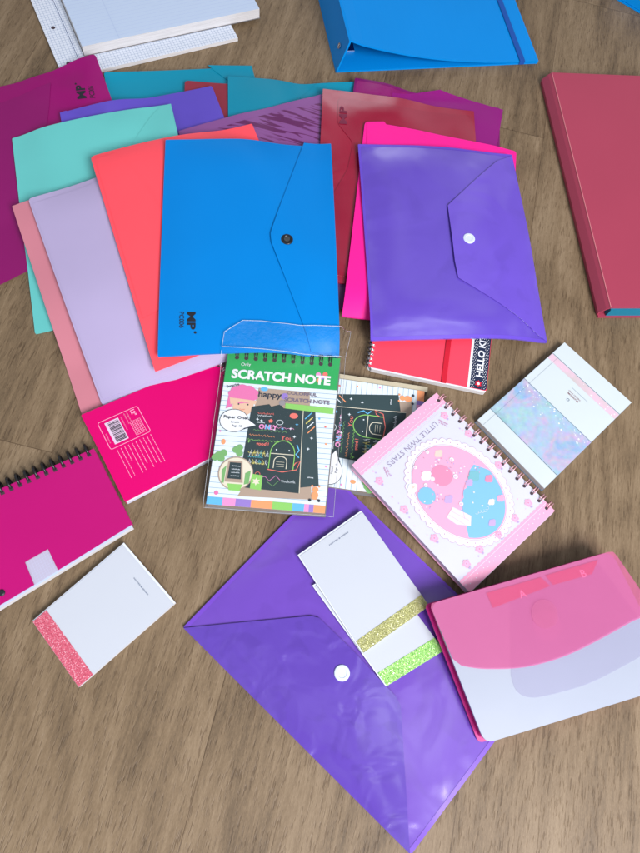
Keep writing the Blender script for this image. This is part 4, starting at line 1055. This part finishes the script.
# ------------------------------------------------------------------ white and pink spiral notebook
r = Rigid('spiral_notebook', 'white and pink spiral notebook with an oval pastel picture, below the red notebook', 'notebook', [(555, 511), (469.8, 593), (351.6, 465), (436.3, 392.5)], .013)
Q = {k: matte('art_'+k, C(*c), .45, .02) for k, c in dict(white=(226, 228, 240), pink=(232, 180, 212), rose=(238, 168, 200), deep=(222, 140, 175), blue=(126, 186, 226), teal=(120, 182, 196), lilac=(190, 165, 212), grey=(140, 130, 158), gold=(214, 200, 190), pale=(238, 214, 232), line=(190, 150, 180)).items()}
def stars_art(mb, f):
    def strip(v0, v1, vin, up):
        q = [(0.001, v0), (.999, v0)]; N = 26; w_ = []
        for k in range(N*6+1):
            x = .999-.998*k/(N*6); w_.append((x, vin+(.006*abs(math.sin(math.pi*k/6)))*up))
        f.poly(mb, q+w_, Q['rose'], 1)
        for k in range(30): f.ell(mb, .02+k*.0331, (v0+vin)/2+.012*(k % 2)-.006, .0006, Q['white'], 2, n=6)
        f.line(mb, [(0.01, vin-(vin-v0)*.16), (.99, vin-(vin-v0)*.16)], .0004, Q['white'], 2)
    strip(.002, 0, .082, 1); strip(.998, 0, .918, -1)
    f.text(mb, 'LITTLE TWIN STARS', .49, .872, .0066, Q['grey'], 2, align='c', width=f.w*.57, bold=-.004)
    for u, s_ in ((.16, 1), (.82, -1)):
        for k in range(5): f.ell(mb, u+s_*(.006*k-.02), .81+.012*k, .0016, Q['line'], 2, ry=.0008, rot=.7*s_, n=8); f.ell(mb, u+s_*(.006*k-.005), .80+.012*k, .0013, Q['line'], 2, ry=.0007, rot=-.8*s_, n=8)
    for v_ in (.893, .903): f.line(mb, [(.12, v_), (.86, v_)], .0003, Q['pale'], 2)
    cu, cv, a, b = .487, .462, .0575, .0705
    f.ell(mb, cu, cv, a, Q['line'], 2, ry=b, n=168, wav=.045, wn=42); f.ell(mb, cu, cv, a-.0006, Q['white'], 3, ry=b-.0006, n=168, wav=.045, wn=42)
    for k in range(42): t = 2*math.pi*(k+.5)/42; f.ell(mb, cu+(a-.0028)*math.cos(t)/f.w, cv+(b-.0028)*math.sin(t)/f.h, .0008, Q['line'], 4, n=7)
    f.ring(mb, cu, cv, a-.0062, .0004, Q['line'], 4, ry=b-.0062, n=64)
    a2, b2 = a-.008, b-.008
    f.ell(mb, cu, cv, a2+.0005, Q['line'], 4, ry=b2+.0005, n=64); f.ell(mb, cu, cv, a2, Q['rose'], 5, ry=b2, n=64)
    # generic pastel sky: a blue bay in the oval's upper left, clouds, balls and stars
    pts = [(cu+a2*.985*math.cos(t)/f.w, cv+b2*.985*math.sin(t)/f.h) for t in [math.radians(185+k*7) for k in range(19)]]
    f.poly(mb, pts+[(cu+.13, cv-.14), (cu+.11, cv-.09), (cu+.07, cv-.08), (cu+.05, cv-.05), (cu+.01, cv-.045), (cu-.03, cv-.01), (cu-.07, cv-.015), (cu-.1, cv+.02), (cu-.15, cv+.015), (cu-.19, cv+.05), (cu-.26, cv+.06)], Q['blue'], 6)
    def cloud(u, v, s_, c, lay):
        for dx, dy, rr in ((-.8, 0, .7), (0, -.4, .9), (.8, 0, .7), (0, .35, .8)): f.ell(mb, u+dx*s_/f.w, v+dy*s_/f.h, rr*s_, c, lay, n=14)
    f.ell(mb, .715, .57, .0112, Q['line'], 6, n=28); f.ell(mb, .715, .57, .0107, Q['blue'], 7, n=28); cloud(.76, .66, .0048, Q['white'], 8); f.star(mb, .75, .66, .003, Q['gold'], 9)
    f.ell(mb, .50, .60, .0135, Q['line'], 6, n=28); f.ell(mb, .50, .60, .0130, Q['deep'], 7, n=28); cloud(.60, .66, .0050, Q['white'], 8); f.ell(mb, .58, .62, .0028, Q['pale'], 9)
    cloud(.385, .71, .0040, Q['gold'], 7); cloud(.30, .47, .0058, Q['teal'], 8); cloud(.37, .46, .0036, Q['lilac'], 8)
    cloud(.60, .47, .0044, Q['lilac'], 8); cloud(.35, .29, .0032, Q['white'], 8); f.poly(mb, [(.56, .31), (.62, .42), (.72, .40), (.70, .33), (.62, .27)], Q['pale'], 8); f.line(mb, [(.60, .30), (.655, .41)], .0003, Q['line'], 9); f.line(mb, [(.65, .30), (.69, .40)], .0003, Q['line'], 9)
    for u, v_ in ((.47, .36), (.43, .31), (.40, .40), (.50, .26)): f.star(mb, u, v_, .0016, Q['white'], 9)
    cloud(.22, .40, .004, Q['deep'], 8); cloud(.47, .20, .0035, Q['lilac'], 8); cloud(.27, .27, .0035, Q['rose'], 8)
    rnd = random.Random(12)
    for k in range(34):
        t = rnd.uniform(0, 6.28); q = rnd.uniform(.45, .92); u = cu+a2*q*math.cos(t)/f.w; v_ = cv+b2*q*abs(math.sin(t))/f.h
        f.ell(mb, u, v_, .0013, Q[rnd.choice(['deep', 'lilac', 'pale', 'line'])], 7, ry=.0008, n=8, rot=t)
    # blossoms round the oval
    def blossom(u, v, s_):
        for k in range(5): t = k*1.2566+.3; f.ell(mb, u+s_*.62*math.cos(t)/f.w, v+s_*.62*math.sin(t)/f.h, s_*.45, Q['rose'], 3, n=10)
        f.ell(mb, u, v, s_*.5, Q['pink'], 4, n=12); f.ell(mb, u, v, s_*.2, Q['deep'], 5, n=8)
        f.ell(mb, u+s_*.1/f.w, v-s_*1.25/f.h, s_*.35, Q['lilac'], 3, ry=s_*.25, n=8)
    for u, v_ in ((.12, .14), (.50, .12+.005), (.86, .13), (.91, .36), (.93, .60), (.92, .82), (.07, .42), (.06, .68), (.10, .86), (.70, .17-.03), (.30, .13)): blossom(u, v_, .0048)
    # balloon-like tufts, waves and garlands inside the oval
    for k in range(9): f.ring(mb, cu-.16+.022*k, cv-.17+.012*math.sin(k), .0024, .0003, Q['white'], 8, n=10, a0=180, a1=360)
    for (u0, v0, n_) in ((.30, .55, 7), (.62, .52, 6), (.42, .68, 6)):
        for k in range(n_): f.ell(mb, u0+.018*k, v0+.012*math.sin(k*1.3), .0011, Q[('white', 'lilac', 'pale')[k % 3]], 8, n=8); 
    for (u0, v0, s_) in ((.42, .54, .0030), (.55, .40, .0026), (.34, .63, .0028), (.66, .62, .0024), (.45, .76, .0024), (.62, .74, .0024)):
        f.ell(mb, u0, v0, s_*1.12, Q['line'], 8, n=14); f.ell(mb, u0, v0, s_, Q['white'], 9, n=14); f.ell(mb, u0+.004, v0, s_*.5, Q['pink'], 10, n=10)
    f.line(mb, [(cu-.20, cv+.05), (cu-.12, cv+.02), (cu-.05, cv-.005), (cu+.02, cv-.04), (cu+.08, cv-.085), (cu+.13, cv-.14)], .0004, Q['line'], 8)
    for k in range(110):
        u, v_ = rnd.uniform(.03, .97), rnd.uniform(.1, .9)
        if ((u-cu)*f.w/a)**2+((v_-cv)*f.h/b)**2 < 1.25 or (v_ > .8 and .15 < u < .82): continue
        f.ell(mb, u, v_, rnd.uniform(.0005, .0011), Q[rnd.choice(['rose', 'lilac', 'pink'])], 2, n=8)
r.block('page_block', .0014, .0114, white, page_edge('pink_edges', C(205, 180, 205)), ins=(.003, .0006, .0006, .0006), r=.003)
r.block('back_cover', .0002, .0014, Q['rose'], r=.004)
r.block('front_cover', .0115, .013, matte('gloss_white', C(222, 224, 238), .22), page_edge('pink_edges', C(205, 180, 205)), r=.005, draw=stars_art)
hs = [.045+.0605*k for k in range(16)]
m = MB(); r.holes('left', hs, m, holem, ins=.0058, r=.0021); m.build('binding_holes', r.e)
r.binding('left', hs, metal('pink_wire', C(225, 170, 180), .35, .5), out=.0075, ins=.0058, wire=.00065, gap=.003, over=.0030)

# ------------------------------------------------------------------ pink and white expanding wallet
r = Rigid('expanding_wallet', 'translucent white and pink expanding wallet with tabs lettered A and B, lower right', 'wallet', [(429.5, 603.5), (611.5, 551), (680, 684), (484.5, 744)], .017)
f = r.f
mgd = plastic('magenta_back', C(196, 40, 130), .3); wht = plastic('milky_film', C(215, 222, 236), .38, wob=.0004)
r.block('back_panel', .0004, .002, mgd, ins=(-.0015, -.001, 0, 0), r=.006)
mm = MB()
for k in range(5):
    slab(mm, r.inset(.0015+.001*(k % 2), .002, 0, .003, r=.006), r.lvl(.0045+.0025*k), .0012, mgd if k < 4 else wht)
mm.build('inner_pockets', r.e)
Wv = wob(5)
ztop = lambda x, y: float(r.zb(x, y)+.0158+.0006*Wv(x, y))
m = MB(); slab(m, r.inset(.001, .0005, 0, 0, r=.011), ztop, .0028, wht, cell=.012); body = m.build('front_panel', r.e)
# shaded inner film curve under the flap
def curve(pts, n=24):
    P = [Vector(p) for p in pts]; out = []
    for i in range(len(P)-1):
        p0 = P[max(i-1, 0)]; p1 = P[i]; p2 = P[i+1]; p3 = P[min(i+2, len(P)-1)]
        for k in range(n//3):
            t = k/(n//3); out.append(tuple(.5*((2*p1)+(p2-p0)*t+(2*p0-5*p1+4*p2-p3)*t*t+(3*p1-p0-3*p2+p3)*t**3)))
    out.append(tuple(P[-1])); return out
z2 = lambda x, y: ztop(x, y)+.0006
inner = px_poly([(510, 590), (600, 565), (655, 640)]+curve([(648, 652), (620, 668), (585, 685), (545, 696), (527, 697), (516, 690), (511, 676)]), z2)
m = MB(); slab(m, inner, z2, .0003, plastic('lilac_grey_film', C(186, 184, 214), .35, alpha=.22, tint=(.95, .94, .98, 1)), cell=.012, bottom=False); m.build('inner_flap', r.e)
tabm = plastic('tab_red', C(185, 25, 62), .4); z3 = lambda x, y: ztop(x, y)+.0011
tabs = []
for nm, pts, ch, cp in (('A', [(486.5, 593), (541, 577.3), (550, 586), (493, 608)], 'A', (526, 599)), ('B', [(545.5, 575.5), (598, 560), (592, 574), (553, 585)], 'B', (586, 577))):
    q = px_poly(pts, z3); m = MB(); slab(m, q, z3, .0004, tabm); t_ = m.build('divider_tab', r.e)
    tabs.append(t_)
ft = Face([f.p(0, 0), f.p(1, 0), f.p(1, 1), f.p(0, 1)], lambda x, y: ztop(x, y)+.0024)
def fuv(px, py):
    P = Vector(px_poly([(px, py)], ft.zt)[0]); u = v = .5
    for _ in range(12):
        e_ = P-f.p(u, v); du = (f.p(u+.01, v)-f.p(u, v))/.01; dv = (f.p(u, v+.01)-f.p(u, v))/.01
        det = du.x*dv.y-du.y*dv.x; u += (e_.x*dv.y-e_.y*dv.x)/det; v += (du.x*e_.y-du.y*e_.x)/det
    return u, v
lt = matte('tab_letter', C(255, 215, 215), .5); ft.zt = lambda x, y: ztop(x, y)+.0013
for t_, ch, cp in zip(tabs, 'AB', ((524, 597.5), (585, 577))):
    m = MB(); u, v_ = fuv(*cp); ft.text(m, ch, u, v_, .0085, lt, 1, align='c', bold=.005); m.build('tab_letter', t_)
flapm = plastic('pink_flap_film', C(232, 122, 172), .2, alpha=.42, wob=.0006, tint=(.97, .53, .74, 1))
z4 = lambda x, y: ztop(x, y)+.0022
fl_ = px_poly([(431, 603), (611, 551.5), (650, 628)]+curve([(640, 632), (592, 642), (560, 658), (523, 667), (485, 668), (458, 664), (448, 655)]), z4)
fl_ = px_poly([(431.5, 603.5), (608, 552), (613, 551.8), (617, 556), (650, 604), (650, 611), (643, 617)]+curve([(633, 621), (592, 643.5), (560, 658), (523, 667.5), (485, 669), (462, 666)])+[(453, 659), (431, 608)], z4)
m = MB(); slab(m, fl_, z4, .0006, flapm, cell=.012, bottom=False)
m.build('front_flap', r.e)
(x, y), = px_poly([(544.5, 614)], z4); m = MB(); slab(m, [(x+.0155*math.cos(k*math.pi/20), y+.0155*math.sin(k*math.pi/20)) for k in range(40)], lambda a, b: z4(a, b)+.0005, .0004, plastic('fastener', C(240, 150, 188), .25, alpha=.18, tint=(.96, .86, .92, 1)), cell=.008, bottom=False); fs_ = m.build('round_fastener', r.e)
(x, y), = px_poly([(547, 625)], z2); m = MB(); slab(m, [(x+.0165*math.cos(k*math.pi/20), y+.0165*math.sin(k*math.pi/20)) for k in range(40)], lambda a, b: z2(a, b)+.0002, .0002, plastic('fastener_base', C(214, 210, 230), .4, alpha=.35, tint=(.95, .94, .98, 1)), cell=.008, bottom=False); m.build('fastener_base', r.e)

# ------------------------------------------------------------------ light
wd = bpy.data.worlds.new('World'); S.world = wd; wd.use_nodes = True
nt = wd.node_tree; bg = nt.nodes['Background']; bg.inputs[1].default_value = 1.0
# made-up surroundings: noise of dim and bright patches, added for reflections in glossy film
tc = nt.nodes.new('ShaderNodeTexCoord'); no = nt.nodes.new('ShaderNodeTexNoise'); no.inputs['Scale'].default_value = 2.6; no.inputs['Detail'].default_value = 1.5
nt.links.new(tc.outputs['Generated'], no.inputs['Vector'])
cr = nt.nodes.new('ShaderNodeValToRGB'); e = cr.color_ramp.elements; nt.links.new(no.outputs['Fac'], cr.inputs[0]); nt.links.new(cr.outputs[0], bg.inputs[0])
e[0].position = .44; e[0].color = (.15, .16, .175, 1); e[1].position = .57; e[1].color = (.56, .585, .65, 1); x = e.new(.66); x.color = (1.9, 2.0, 2.2, 1)
def area(name, loc, tgt, sx, sy, power, col):
    l = bpy.data.lights.new(name, 'AREA'); l.shape = 'RECTANGLE'; l.size = sx; l.size_y = sy; l.energy = power; l.color = col
    o = bpy.data.objects.new(name, l); COL.objects.link(o); o.location = loc
    o.rotation_euler = (Vector(tgt)-Vector(loc)).to_track_quat('-Z', 'Y').to_euler(); return o
area('window_light', (1.42, -1.12, 1.95), (.0, .30, 0), 1.2, 1.2, 122, (.99, .965, 1.0))
S.view_settings.view_transform = 'Standard'; S.view_settings.look = 'None'; S.view_settings.gamma = 1; S.view_settings.exposure = 0
S.cycles.transparent_max_bounces = 24; S.cycles.max_bounces = 8
for o in bpy.data.objects:
    if '_o' in o: del o['_o']
